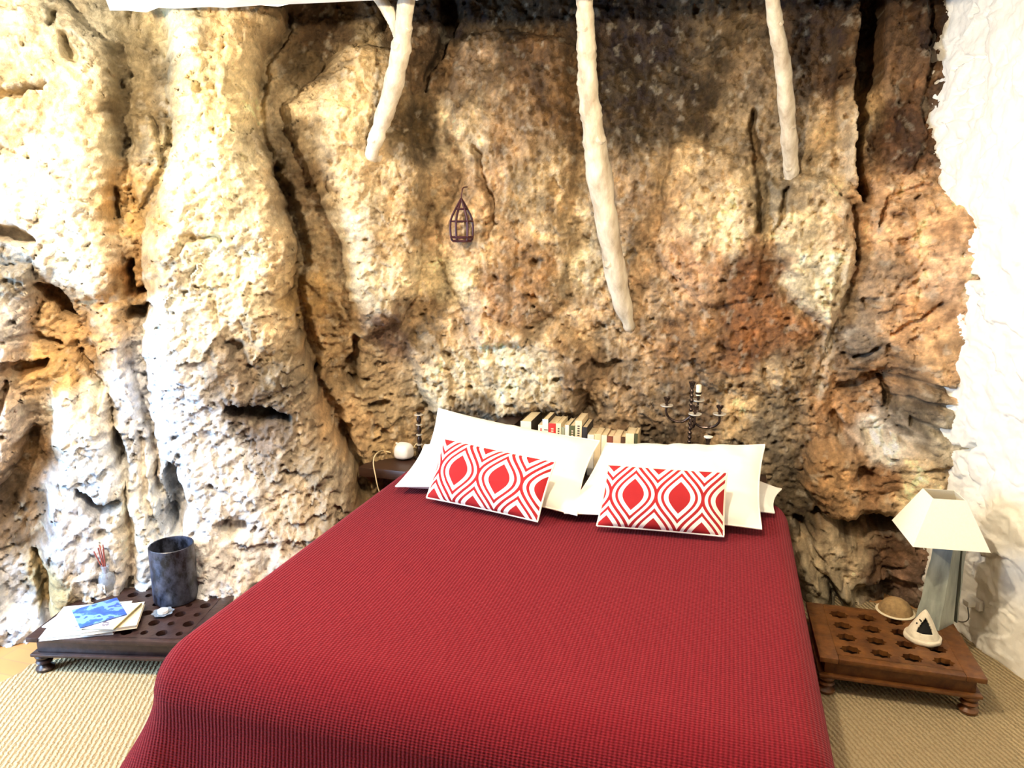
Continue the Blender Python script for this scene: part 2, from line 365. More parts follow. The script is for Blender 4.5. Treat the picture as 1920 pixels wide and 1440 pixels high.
cx_ = np.clip(wx+26*fbm(SG*12, ZG*12, 61, 3), -60, 1980); cy_ = np.clip(wy+26*fbm(SG*12, ZG*12, 62, 3), -60, 1250)
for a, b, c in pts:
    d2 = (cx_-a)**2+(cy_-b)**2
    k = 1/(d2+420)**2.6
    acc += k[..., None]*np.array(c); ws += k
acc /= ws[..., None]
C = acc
m1 = fbm(SG*9, ZG*8, 70, 5, 0.62); m2 = fbm(SG*26, ZG*26, 71, 4, 0.6); m3 = fbm(SG*70, ZG*70, 73, 2)
ctr = 0.9+0.5*LR
C = C*np.exp((m1*0.95+m2*0.55+m3*0.25)*ctr)[..., None]
oc = sstep((fbm(SG*6, ZG*4, 72, 4)-0.05)/0.3)*0.28
C = C*(1-oc[..., None])+C*np.array([1.02, 0.80, 0.52])*oc[..., None]
dk = sstep((fbm(SG*16, ZG*13, 75, 4)-0.22)/0.14)*(0.18+0.34*LR)
C = C*(1-dk[..., None])+C*np.array([0.36, 0.27, 0.19])*dk[..., None]
lt = sstep((fbm(SG*18, ZG*16, 76, 4)-0.22)/0.14)*0.4
C = C*(1-lt[..., None])+np.array([0.80, 0.68, 0.48])*lt[..., None]*(0.45+0.55*np.clip(C.mean(-1)*2.2, 0, 1))[..., None]+0
C = C*(1-vein*0.6)[..., None]+np.array([0.72, 0.58, 0.38])*(vein*0.6)[..., None]
lum = (C@np.array([.3, .6, .1]))[..., None]; C = C*0.86+lum*np.array([1.0, .93, .80])*0.14
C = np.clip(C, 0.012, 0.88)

def grid_mesh(name, X, Y, Z, m, C=None):
    h, w_ = X.shape
    me = bpy.data.meshes.new(name)
    V = np.stack([X, Y, Z], -1).reshape(-1, 3).astype(np.float32)
    idx = np.arange(h*w_).reshape(h, w_)
    q = np.stack([idx[:-1, :-1], idx[:-1, 1:], idx[1:, 1:], idx[1:, :-1]], -1).reshape(-1, 4)
    me.vertices.add(len(V)); me.vertices.foreach_set('co', V.ravel())
    me.loops.add(q.size); me.loops.foreach_set('vertex_index', q.ravel().astype(np.int32))
    me.polygons.add(len(q)); me.polygons.foreach_set('loop_start', np.arange(0, q.size, 4, dtype=np.int32))
    me.polygons.foreach_set('use_smooth', np.ones(len(q), bool))
    me.materials.append(m); me.update(calc_edges=True)
    if C is not None:
        at = me.color_attributes.new('stone', 'FLOAT_COLOR', 'POINT')
        cc = np.ones((h*w_, 4), np.float32); cc[:, :3] = C.reshape(-1, 3); at.data.foreach_set('color', cc.ravel())
    o = bpy.data.objects.new(name, me); COL.objects.link(o); return o

def rock_material():
    m, nt, b = nodes('cave_rock')
    at = N(nt, 'ShaderNodeAttribute', attribute_name='stone')
    tc = N(nt, 'ShaderNodeTexCoord')
    n1 = N(nt, 'ShaderNodeTexNoise', i_Scale=55.0, i_Detail=8.0, i_Roughness=0.7); L(nt, tc.outputs['Object'], n1.inputs['Vector'])
    mr = N(nt, 'ShaderNodeMapRange'); mr.inputs['From Min'].default_value = 0.3; mr.inputs['From Max'].default_value = 0.7
    mr.inputs['To Min'].default_value = 0.74; mr.inputs['To Max'].default_value = 1.22; L(nt, n1.outputs['Fac'], mr.inputs['Value'])
    vm = N(nt, 'ShaderNodeVectorMath', operation='SCALE'); L(nt, at.outputs['Color'], vm.inputs[0]); L(nt, mr.outputs[0], vm.inputs['Scale'])
    L(nt, vm.outputs[0], b.inputs['Base Color'])
    b.inputs['Roughness'].default_value = 0.75; b.inputs['Specular IOR Level'].default_value = 0.35
    n2 = N(nt, 'ShaderNodeTexNoise', i_Scale=62.0, i_Detail=8.0, i_Roughness=0.7); L(nt, tc.outputs['Object'], n2.inputs['Vector'])
    n3 = N(nt, 'ShaderNodeTexNoise', i_Scale=30.0, i_Detail=3.0); L(nt, tc.outputs['Object'], n3.inputs['Vector'])
    ad = N(nt, 'ShaderNodeMath', operation='ADD'); L(nt, n2.outputs['Fac'], ad.inputs[0]); L(nt, n3.outputs['Fac'], ad.inputs[1])
    bp = N(nt, 'ShaderNodeBump', i_Strength=0.8, i_Distance=0.014); L(nt, ad.outputs[0], bp.inputs['Height']); L(nt, bp.outputs[0], b.inputs['Normal'])
    return m
ROCK = rock_material()
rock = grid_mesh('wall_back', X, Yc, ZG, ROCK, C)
tag(rock, 'rough natural cave rock wall in cream and ochre behind the bed', None, None, 'structure')

# ---------------------------------------------------------------- right plaster wall
def wall_right():
    p0 = np.array([1.01, 3.01]); dr = np.array([-math.sin(math.radians(22)), math.cos(math.radians(22))])
    n = np.array([-dr[1], dr[0]])*1.0       # towards the room (-x)
    t = np.concatenate([np.linspace(-4.0, -0.45, 120, endpoint=False), np.linspace(-0.45, 0.95, 230)])
    z = np.linspace(-0.02, 3.1, 480); T, Zz = np.meshgrid(t, z)
    P3 = np.stack([p0[0]+dr[0]*T, p0[1]+dr[1]*T, Zz], -1)
    qx, qy = project_np(P3)
    rough = sstep((T+0.30)/0.3)
    rough2 = 0.25+0.75*rough
    d = rough2*(0.014*facets(T*6+fbm(T*5, Zz*5, 5, 2), Zz*8+fbm(T*5, Zz*5, 6, 2), 81, 1.2)+0.006*facets(T*17, Zz*26+fbm(T*8, Zz*8, 7, 2)*2, 82, 1.2)+0.022*fbm(T*9, Zz*9, 83, 5)) + 0.03*fbm(T*1.5, Zz*1.5, 84, 3)
    d *= np.where(T < -1.2, 0.4, 1)
    wx_ = qx+6*fbm(T*20, Zz*20, 85, 2); wy_ = qy+6*fbm(T*20, Zz*20, 86, 2)
    for C_, dep in [([(1800, 518, 4), (1835, 522, 3)], .09), ([(1806, 540, 3), (1806, 610, 2)], .05), ([(1822, 540, 2), (1825, 558, 2), (1835, 562, 2)], .03), ([(1785, 838, 3), (1815, 845, 4), (1832, 835, 2)], .06),
                    ([(1822, 30, 3), (1832, 15, 4)], .05), ([(1790, 130, 2), (1808, 110, 4), (1812, 105, 2)], .05), ([(1815, 105, 2), (1838, 108, 2)], .03), ([(1790, 175, 2), (1835, 150, 2)], .02), ([(1795, 205, 2), (1835, 190, 2)], .02), ([(1840, 350, 3), (1835, 365, 3)], .03),
                    ([(1775, 275, 2), (1800, 262, 2)], .02)]:
        dd = seg_dist(wx_, wy_, [(c[0], c[1]) for c in C_], False, [c[2]*1.3 for c in C_]); d = d-dep*sstep(1.5-dd)
    m = mat('white_limewash', 'f6f2e6', 0.85, var=0.04, scale=14, bump=0.5, bscale=60)
    o = grid_mesh('wall_right', P3[..., 0]+n[0]*d, P3[..., 1]+n[1]*d, Zz, m)
    tag(o, 'white limewashed rough stone wall on the right', None, None, 'structure')
    return P3[..., 0]+n[0]*d, P3[..., 1]+n[1]*d, Zz
WRX, WRY, WRZ = wall_right()

# ---------------------------------------------------------------- ceiling, floor, carpet
WHITE = mat('white_plaster', 'f2ece0', 0.85, var=0.05, scale=10, bump=0.4)
def ceiling():
    A = at_z(208, 21, 2.4); Bp = at_z(720, 0, 2.4); dv = (Bp-A)/(Bp.x-A.x)
    edge = []
    rnd = random.Random(3)
    n = 60
    for i in range(n+1):
        x = A.x+(1.6-A.x)*i/n
        p = A+dv*(x-A.x); edge.append((p.x, p.y+0.012*math.sin(i*0.9)+rnd.uniform(-.01, .01), rnd.uniform(-.006, .006)))
    left = at_z(176, -60, 2.4)
    out = [(-4.4, -1.5, 0), (-4.4, 0.5, 0), (-3.3, 1.2, 0), (left.x, left.y, 0)]+edge+[(2.6, -1.5, 0)]
    bm = bmesh.new()
    bot = [bm.verts.new((p[0], p[1], 2.4+p[2])) for p in out]; top = [bm.verts.new((p[0], p[1], 2.54)) for p in out]
    bm.faces.new(bot); bm.faces.new(list(reversed(top))); k = len(out)
    for i in range(k): bm.faces.new((bot[i], top[i], top[(i+1) % k], bot[(i+1) % k]))
    o = from_bm('ceiling', bm, WHITE)
    tag(o, 'white plaster ceiling ending short of the rock', None, None, 'structure')
    b2 = bmesh.new(); add_box(b2, -4.8, 1.8, 0.2, 4.2, 3.08, 3.16)
    tag(from_bm('trim_1', b2, mat('dark_roof_rock', '4a3a28', 0.9, bump=0.5)), 'dark rock closing the gap above the ceiling edge', None, None, 'structure')
ceiling()
def floor():
    mt, nt, b = nodes('terracotta_floor')
    tc = N(nt, 'ShaderNodeTexCoord'); br = N(nt, 'ShaderNodeTexBrick', i_Scale=3.3, i_Mortar_Size=0.01)
    br.inputs['Color1'].default_value = (*hexc('b88a54'), 1); br.inputs['Color2'].default_value = (*hexc('ab7c48'), 1); br.inputs['Mortar'].default_value = (*hexc('a07a50'), 1)
    br.offset = 0; L(nt, tc.outputs['Object'], br.inputs['Vector']); L(nt, br.outputs['Color'], b.inputs['Base Color']); b.inputs['Roughness'].default_value = 0.6
    o = mesh('floor', [(-5, -1.5, 0), (3, -1.5, 0), (3, 4.2, 0), (-5, 4.2, 0)], [(0, 1, 2, 3)], mt)
    tag(o, 'orange tan floor at the foot of the rock', None, None, 'structure')
    # carpet with diagonal ribs
    m, nt, b = nodes('sisal_carpet')
    tc = N(nt, 'ShaderNodeTexCoord'); mp = N(nt, 'ShaderNodeMapping'); L(nt, tc.outputs['Object'], mp.inputs[0]); mp.inputs['Rotation'].default_value = (0, 0, math.radians(-26))
    sp = N(nt, 'ShaderNodeSeparateXYZ'); 
    wn = N(nt, 'ShaderNodeTexNoise', i_Scale=14.0, i_Detail=3.0); L(nt, mp.outputs[0], wn.inputs['Vector'])
    wv = N(nt, 'ShaderNodeTexWave', i_Scale=19.0, i_Distortion=2.6, i_Detail=2.0, i_Detail_Scale=5.0); wv.bands_direction = 'X'; L(nt, mp.outputs[0], wv.inputs['Vector'])
    n1 = N(nt, 'ShaderNodeTexNoise', i_Scale=260.0, i_Detail=3.0); L(nt, tc.outputs['Object'], n1.inputs['Vector'])
    mx = N(nt, 'ShaderNodeMath', operation='MULTIPLY_ADD', i_1=0.8); L(nt, n1.outputs['Fac'], mx.inputs[0]); L(nt, wv.outputs['Fac'], mx.inputs[2])
    cr = N(nt, 'ShaderNodeValToRGB'); cr.color_ramp.elements[0].position = 0.25; cr.color_ramp.elements[1].position = 1.1
    cr.color_ramp.elements[0].color = (*hexc('96825f'), 1); cr.color_ramp.elements[1].color = (*hexc('b4a27f'), 1)
    L(nt, mx.outputs[0], cr.inputs[0]); L(nt, cr.outputs[0], b.inputs['Base Color']); b.inputs['Roughness'].default_value = 0.95; b.inputs['Specular IOR Level'].default_value = 0.1
    bp = N(nt, 'ShaderNodeBump', i_Strength=0.8, i_Distance=0.008); L(nt, mx.outputs[0], bp.inputs['Height']); L(nt, bp.outputs[0], b.inputs['Normal'])
    a = at_z(56, 1250, 0.0); c = at_z(0, 1284, 0.0)
    out = [(-2.2, -1.3), (2.3, -1.3), (1.55, 1.7), (1.06, 2.93), (0.93, 3.25), (0.3, 3.3), (-1.4, 2.5), (-1.9, 2.3), (a.x+0.06, a.y+0.05), (a.x, a.y), (a.x+.015, a.y-0.04), (c.x, c.y), (c.x+0.02, c.y-0.2)]
    bm = bmesh.new(); bot = [bm.verts.new((x, y, 0.001)) for x, y in out]; top = [bm.verts.new((x, y, 0.009)) for x, y in out]
    bm.faces.new(top); k = len(out)
    for i in range(k): bm.faces.new((bot[i], bot[(i+1) % k], top[(i+1) % k], top[i]))
    bm.faces.new(list(reversed(bot)))
    tag(from_bm('carpet', bm, m), 'beige ribbed woven carpet under the bed and both low tables', 'carpet')
floor()
CF = 0.009

# ---------------------------------------------------------------- branches
BARK = mat('pale_branch', 'e2d8c0', 0.7, var=0.10, scale=18, bump=0.9, bscale=40, stretch=(1, 1, 0.35), col2='a3927a')
def rock_pt(x, y):
    """surface point of the displaced rock nearest to a picture ray"""
    qx, qy = project_np(np.stack([X[::2, ::2], Yc[::2, ::2], ZG[::2, ::2]], -1)); k = np.argmin((qx-x)**2+(qy-y)**2)
    i, j = np.unravel_index(k, qx.shape); return Vector((X[::2, ::2][i, j], Yc[::2, ::2][i, j], ZG[::2, ::2][i, j]))
def branch(pxs, topY, rads, label, fork=None, seed=0, inset=0.05):
    b0 = rock_pt(*pxs[0]); n = len(pxs); P = []; R = []
    for i, (x, y) in enumerate(pxs):
        f = (pxs[0][1]-y)/(pxs[0][1]-pxs[-1][1])
        Yv = b0.y-0.02+(topY-b0.y+0.02)*f
        P.append(np.array(at_y(x, y, Yv)))
        R.append(rads[i]*Yv/FPX*1.0)
    P0 = P[0]; base = P0+np.array([0, inset, -0.01])
    P = [base]+P; R = [R[0]]+R
    k = 10; Q = crom(P, k); rr = np.interp(np.arange(len(Q))/k, np.arange(len(R)), R)
    rnd = random.Random(seed)
    rr = [r*(1+0.06*math.sin(i*0.8+seed)+rnd.uniform(-.05, .05)) for i, r in enumerate(rr)]
    t = empty('tree_branch', tuple(P0), label, 'branch', group=None)
    loc = np.array(P0)
    tube('trunk', [Vector(q-loc) for q in Q], rr, BARK, t, 14, 0.05, seed)
    for kk in range(5):
        ii = 6+int(rnd.random()*(len(Q)-12)); aa = rnd.uniform(-2.6, -.4); r_ = rr[ii]
        cpt = Vector(Q[ii]-loc)+Vector((math.cos(aa), math.sin(aa), 0))*r_*.72
        lathe('knot', [(r_*.55, 0), (r_*.42, r_*.28), (r_*.2, r_*.36), (.001, r_*.33)], BARK, t, n=10, cap=False, M=Matrix.Translation(cpt) @ Vector((math.cos(aa), math.sin(aa), .3)).to_track_quat('Z', 'Y').to_matrix().to_4x4())
    if fork:
        Pf = [np.array(at_y(x, y, Y_)) - loc for x, y, Y_ in fork[0]]
        Qf = crom(Pf, 8); rf = np.interp(np.arange(len(Qf))/8, np.arange(len(fork[1])), fork[1])
        tube('side_branch', [Vector(q) for q in Qf], list(rf), BARK, t, 12, 0.05, seed+3)
    return t
branch([(697, 288), (712, 240), (735, 170), (752, 90), (757, 40), (764, -10), (768, -40)], 2.72, [13, 16, 19, 18, 16, 15, 14],
       'pale forked tree branch set in the rock above the left of the bed', ([(752, 62, 2.83), (740, 38, 2.80), (722, 12, 2.78), (700, -18, 2.74)], [0.034, 0.030, 0.024, 0.020]), 1)
branch([(1178, 606), (1160, 540), (1142, 440), (1122, 320), (1112, 240), (1103, 170), (1100, 90), (1097, 20), (1094, -50)], 2.9, [11, 20, 20, 23, 19, 18, 17, 15, 15],
       'longest pale knotty branch, rising from the rock above the middle of the bed', None, 2)
branch([(1484, 332), (1481, 280), (1474, 190), (1466, 110), (1455, 50), (1447, -10), (1440, -60)], 3.0, [12, 13, 13, 13, 12, 11, 10],
       'thin straight pale branch set in the rock on the right', None, 3)

# ---------------------------------------------------------------- bed
DWOOD = mat('dark_bed_wood', '3a241a', 0.45, var=0.2, scale=20, stretch=(1, 6, 6))
BX0, BX1, BY0, BY1, BZ = -1.37, 0.27, 1.44, 2.97, 0.52
def bed():
    t = empty('bed', ((BX0+BX1)/2, BY0, 0), 'wide double bed with dark wooden base against the rock wall', 'bed')
    ox, oy = t.location.x, t.location.y
    box('bed_frame', BX0+.05-ox, BX1-.05-ox, .06, BY1-oy, 0.012, 0.25, DWOOD, t)
    box('mattress', BX0+.06-ox, BX1-.06-ox, .14, BY1+0.0-oy, 0.25, BZ-0.04, mat('mattress_white', 'e8e2d6', .9), t, 0.06)
    h = empty('headboard_shelf', (-0.7, 2.99, 0), 'dark wooden shelf behind the pillows carrying books and candlesticks', 'shelf')
    box('shelf_board', -1.62+.7, .215+.7, 0.0, .42, 0.455, 0.50, DWOOD, h)
    box('front_panel', -1.33+.7, .215+.7, 0.02, .06, 0.012, 0.455, DWOOD, h)
    box('side_panel', .18+.7, .215+.7, 0.06, .40, 0.012, 0.455, DWOOD, h)
bed()
def coverlet():
    m, nt, b = nodes('red_knit')
    tc = N(nt, 'ShaderNodeTexCoord'); sp = N(nt, 'ShaderNodeSeparateXYZ'); L(nt, tc.outputs['Object'], sp.inputs[0])
    nz = N(nt, 'ShaderNodeTexNoise', i_Scale=20.0, i_Detail=3.0); L(nt, tc.outputs['Object'], nz.inputs['Vector'])
    def sine(inp, k, extra=None):
        a = N(nt, 'ShaderNodeMath', operation='MULTIPLY', i_1=k); L(nt, inp, a.inputs[0])
        if extra is not None:
            a2 = N(nt, 'ShaderNodeMath', operation='MULTIPLY_ADD', i_1=1.6); L(nt, nz.outputs['Fac'], a2.inputs[0]); L(nt, a.outputs[0], a2.inputs[2]); a = a2
        s = N(nt, 'ShaderNodeMath', operation='SINE'); L(nt, a.outputs[0], s.inputs[0]); return s.outputs[0]
    yz = N(nt, 'ShaderNodeMath', operation='ADD'); L(nt, sp.outputs['Y'], yz.inputs[0]); L(nt, sp.outputs['Z'], yz.inputs[1])
    s1 = sine(sp.outputs['X'], 2*PI/0.0105, 1); s2 = sine(yz.outputs[0], 2*PI/0.0085, 1)
    pr = N(nt, 'ShaderNodeMath', operation='MULTIPLY_ADD', i_1=0.5); L(nt, s2, pr.inputs[0]); L(nt, s1, pr.inputs[2])
    fine = N(nt, 'ShaderNodeTexNoise', i_Scale=170.0, i_Detail=4.0); L(nt, tc.outputs['Object'], fine.inputs['Vector'])
    hh = N(nt, 'ShaderNodeMath', operation='MULTIPLY_ADD', i_1=2.2); L(nt, fine.outputs['Fac'], hh.inputs[0]); L(nt, pr.outputs[0], hh.inputs[2])
    mr = N(nt, 'ShaderNodeMapRange'); mr.inputs['From Min'].default_value = -0.8; mr.inputs['From Max'].default_value = 3.0; L(nt, hh.outputs[0], mr.inputs['Value'])
    cr = N(nt, 'ShaderNodeValToRGB'); cr.color_ramp.elements[0].color = (*hexc('4a080f'), 1); cr.color_ramp.elements[1].color = (*hexc('70161f'), 1)
    L(nt, mr.outputs[0], cr.inputs[0]); L(nt, cr.outputs[0], b.inputs['Base Color'])
    b.inputs['Roughness'].default_value = 0.95; b.inputs['Specular IOR Level'].default_value = 0.1; b.inputs['Sheen Weight'].default_value = 0.15; b.inputs['Sheen Roughness'].default_value = .5
    b.inputs['Sheen Tint'].default_value = (1, .3, .35, 1)
    bp = N(nt, 'ShaderNodeBump', i_Strength=0.5, i_Distance=0.0025); L(nt, hh.outputs[0], bp.inputs['Height']); L(nt, bp.outputs[0], b.inputs['Normal'])
    # perimeter: head-right -> foot-right -> foot-left -> head-left
    rc = 0.10; per = []
    x0, x1, y0, y1 = BX0-.045, BX1+.022, BY0-.07, BY1
    def add(x, y, nx_, ny_): per.append((x, y, nx_, ny_))
    for i in range(60): add(x1, y1-(y1-y0-rc)*i/60, 1, 0)
    for i in range(17):
        a = -PI/2*i/16; add(x1-rc+rc*math.cos(a), y0+rc+rc*math.sin(a), math.cos(a), math.sin(a))
    for i in range(1, 70): add(x1-rc-(x1-x0-2*rc)*i/70, y0, 0, -1)
    for i in range(17):
        a = -PI/2-PI/2*i/16; add(x0+rc+rc*math.cos(a), y0+rc+rc*math.sin(a), math.cos(a), math.sin(a))
    for i in range(1, 61): add(x0, y0+rc+(y1-y0-rc)*i/60, -1, 0)
    n = len(per); rb = 0.22; prof = []
    prof = [(-rb*(1-math.sin(a)), -0.13*(1-math.cos(a))) for a in np.linspace(0, PI/2, 12)]   # (outward, down)
    for j in range(1, 19): prof.append((0.06*(j/18)**1.2, -0.13-(BZ-0.13-0.03)*j/18))
    V = []; Fc = []
    for j, (o_, dz) in enumerate(prof):
        tt = max(0, (j-11)/18)
        for i, (x, y, a, b_) in enumerate(per):
            ph = i*0.34; cor = math.exp(-((i-156)/12.0)**2)+0.3*math.exp(-((i-69)/10.0)**2)
            if j < 12:
                f = math.sin(PI/2*j/11); xi = min(max(x, x0+.08), x1-.08); yi = max(y, y0+.17)
                V.append((xi+(x-xi)*f, yi+(y-yi)*f, BZ+dz)); continue
            wv = tt*(0.016*math.sin(ph)+0.012*math.sin(ph*0.47+1)) + cor*sstep(tt*1.1)*0.10
            V.append((x+a*(o_+wv), y+b_*(o_+wv), BZ+dz))
    for j in range(len(prof)-1):
        for i in range(n-1): Fc.append((j*n+i, j*n+i+1, (j+1)*n+i+1, (j+1)*n+i))
    # top: bridge left and right sides with rows towards a middle
    cx, cy = (x0+x1)/2, None
    base = len(V); K = 24
    ring0 = [V[i] for i in range(n)]
    for k in range(1, K+1):
        f = 1-k/K
        for i in range(n):
            x, y, z = ring0[i]
            yy = y1-(y1-y)*max(f, 0.01)
            V.append((cx+(x-cx)*max(f, 0.01), yy, BZ+0.003*(1-f)*math.sin((cx+(x-cx)*f)*5)*math.sin(yy*6)))
    prev = 0
    for k in range(K):
        a = 0 if k == 0 else base+(k-1)*n; c = base+k*n
        for i in range(n-1): Fc.append((a+i+1, a+i, c+i, c+i+1))
    o = mesh('bedspread', V, Fc, m, None, True)
    bm = bmesh.new(); bm.from_mesh(o.data); bmesh.ops.recalc_face_normals(bm, faces=bm.faces); bm.to_mesh(o.data); bm.free()
    tag(o, 'dark red ribbed knitted bedspread covering the bed down to the floor', 'bedspread')
coverlet()

# ---------------------------------------------------------------- pillows
LINEN = mat('white_linen', 'f4f0e6', 0.9, var=0.03, scale=8, bump=0.25, bscale=9, spec=0.2)
SHEET = mat('cream_linen', 'efe6d4', 0.9, var=0.05, scale=8, bump=0.25, bscale=9, spec=0.2)
def pillow_mesh(c00, c10, c11, c01, T, pinch=0.05, n=30, seed=0, wr=0.004, sag=0.0):
    c = [np.array(p, float) for p in (c00, c10, c11, c01)]
    nrm = np.cross(c[1]-c[0], c[3]-c[0]); nrm /= np.linalg.norm(nrm)
    if nrm[1] > 0 and abs(nrm[1]) > abs(nrm[2]): nrm = -nrm
    if abs(nrm[2]) >= abs(nrm[1]) and nrm[2] < 0: nrm = -nrm
    u = np.linspace(0, 1, n); U, W = np.meshgrid(u, u); a = 2*U-1; b = 2*W-1
    a2 = a*(1-pinch*(1-b*b)); b2 = b*(1-pinch*1.3*(1-a*a)); U2 = (a2+1)/2; W2 = (b2+1)/2
    P = ((1-U2)*(1-W2))[..., None]*c[0]+(U2*(1-W2))[..., None]*c[1]+(U2*W2)[..., None]*c[2]+((1-U2)*W2)[..., None]*c[3]
    th = T*np.sqrt(np.clip((1-a**4)*(1-b**4), 0, 1))*(0.7+0.3*(1-a*a)*(1-b*b)) 
    wrn = wr*(fbm(U*5+seed, W*5, seed, 3)+0.6*fbm(U*13+seed, W*3, seed+2, 2))*np.minimum(1, th/T*2)
    P[..., 2] -= sag*(1-b*b)*0+0
    Fr = P+nrm*(th+wrn)[..., None]; Bk = P-nrm*(th*0.8)[..., None]
    return U, W, Fr, Bk, n
def pillow(name, corners, T, m, label, cat, group=None, back=None, fm=None, **kw):
    U, W, Fr, Bk, n = pillow_mesh(*corners, T, **kw)
    loc = ((Vector(corners[0])+Vector(corners[1]))/2)
    t = empty(name, loc, label, cat, group=group)
    idx = np.arange(n*n).reshape(n, n)
    q = np.stack([idx[:-1, :-1], idx[:-1, 1:], idx[1:, 1:], idx[1:, :-1]], -1).reshape(-1, 4)
    uv = [(float(a), float(b)) for a, b in zip(U.ravel(), W.ravel())]
    mesh('front_cover', (Fr.reshape(-1, 3)-np.array(loc)), [tuple(map(int, r)) for r in q], m, t, True, uv)
    mesh('back_cover', (Bk.reshape(-1, 3)-np.array(loc)), [tuple(map(int, r[::-1])) for r in q], back or m, t, True, uv)
    # seam piping round the edge
    ring = [Fr[0, i] for i in range(n)]+[Fr[i, -1] for i in range(1, n)]+[Fr[-1, i] for i in range(n-2, -1, -1)]+[Fr[i, 0] for i in range(n-2, -1, -1)]
    tube('seam', [Vector(p)-loc for p in ring], 0.0035, back or m, t, 6)
    return t
def ogee():
    m, nt, b = nodes('ogee_print')
    uv = N(nt, 'ShaderNodeUVMap'); sp = N(nt, 'ShaderNodeSeparateXYZ'); L(nt, uv.outputs[0], sp.inputs[0])
    def M_(op, a, b_=None, c=None):
        n = N(nt, 'ShaderNodeMath', operation=op)
        for i, v in enumerate((a, b_, c)):
            if v is None: continue
            if isinstance(v, (int, float)): n.inputs[i].default_value = v
            else: L(nt, v, n.inputs[i])
        return n.outputs[0]
    uu = M_('MULTIPLY_ADD', sp.outputs['X'], 2.62, -0.66)          # eye centres at u = .25 and .63
    vv = M_('MULTIPLY_ADD', sp.outputs['Y'], 0.82, -0.43)
    wr = M_('SUBTRACT', uu, M_('ROUND', uu)); aw = M_('ABSOLUTE', wr)
    ph = M_('MULTIPLY', vv, 2*PI)
    c = M_('MULTIPLY_ADD', M_('COSINE', ph), 0.25, 0.25)
    sl = M_('MULTIPLY', M_('SINE', ph), 0.62)
    den = M_('SQRT', M_('MULTIPLY_ADD', sl, sl, 1.0))
    d = M_('DIVIDE', M_('ABSOLUTE', M_('SUBTRACT', c, aw)), den)
    cr = N(nt, 'ShaderNodeValToRGB'); r = cr.color_ramp; r.interpolation = 'CONSTANT'
    RED = (*hexc('9c2527'), 1); CRM = (*hexc('f6ecdc'), 1)
    r.elements[0].position = 0; r.elements[0].color = RED; r.elements[1].position = 0.034; r.elements[1].color = CRM
    for p, cc in ((0.105, RED), (0.165, CRM), (0.262, RED)):
        e = r.elements.new(p); e.color = cc
    L(nt, d, cr.inputs[0]); L(nt, cr.outputs[0], b.inputs['Base Color']); b.inputs['Roughness'].default_value = 0.9; b.inputs['Specular IOR Level'].default_value = .15
    nz = N(nt, 'ShaderNodeTexNoise', i_Scale=300.0); tc = N(nt, 'ShaderNodeTexCoord'); L(nt, tc.outputs['Object'], nz.inputs['Vector'])
    bp = N(nt, 'ShaderNodeBump', i_Strength=0.3, i_Distance=0.002); L(nt, nz.outputs['Fac'], bp.inputs['Height']); L(nt, bp.outputs[0], b.inputs['Normal'])
    return m
OG = ogee()
zb = 0.545
# lower pillows lying on the mattress
pillow('pillow', (at_z(742, 912, .56), Vector((-0.70, 2.74, .56)), Vector((-0.62, 3.16, .62)), at_y(796, 834, 3.12)), 0.065, LINEN, 'lower white pillow lying flat at the left, its corner sticking out over the shelf', 'pillow', seed=3, wr=.008)
pillow('pillow', (Vector((-0.50, 2.78, .57)), at_z(1452, 962, .545), at_z(1466, 920, .575)+Vector((0.0, .02, 0)), Vector((-0.45, 3.18, .60))), 0.055, LINEN, 'lower white pillow lying flat at the right end of the bed head', 'pillow', seed=5, wr=.008)
# upright pillows
pillow('pillow', (at_z(772, 908, .56), at_z(1082, 966, .56), at_y(1124, 827, 3.0), at_y(822, 766, 3.06)), 0.056, LINEN, 'upright white pillow leaning at the left behind the left patterned cushion', 'pillow', seed=8, wr=.012, pinch=.06)
pillow('pillow', (at_z(1058, 962, .56), at_z(1428, 992, .555), at_y(1434, 834, 3.0), at_y(1137, 831, 3.02)), 0.056, LINEN, 'upright white pillow leaning at the right behind the right patterned cushion', 'pillow', seed=11, wr=.012, pinch=.05)
def cush(px4, label, seed, dy=0.11):
    bl = at_z(*px4[0], zb); br = at_z(*px4[1], zb)
    tr = at_y(*px4[2], br.y+dy); tl = at_y(*px4[3], bl.y+dy)
    pillow('patterned_cushion', (bl, br, tr, tl), 0.042, OG, label, 'cushion', back=SHEET, seed=seed, wr=.003, pinch=0.02)
cush([(800, 933), (1008, 978), (1041, 866), (833, 822)], 'small red cushion with white ogee pattern, tilted, on the left side of the bed', 21)
cush([(1119, 986), (1357, 1006), (1363, 886), (1140, 871)], 'small red cushion with white ogee pattern, nearly level, on the right side of the bed', 22)

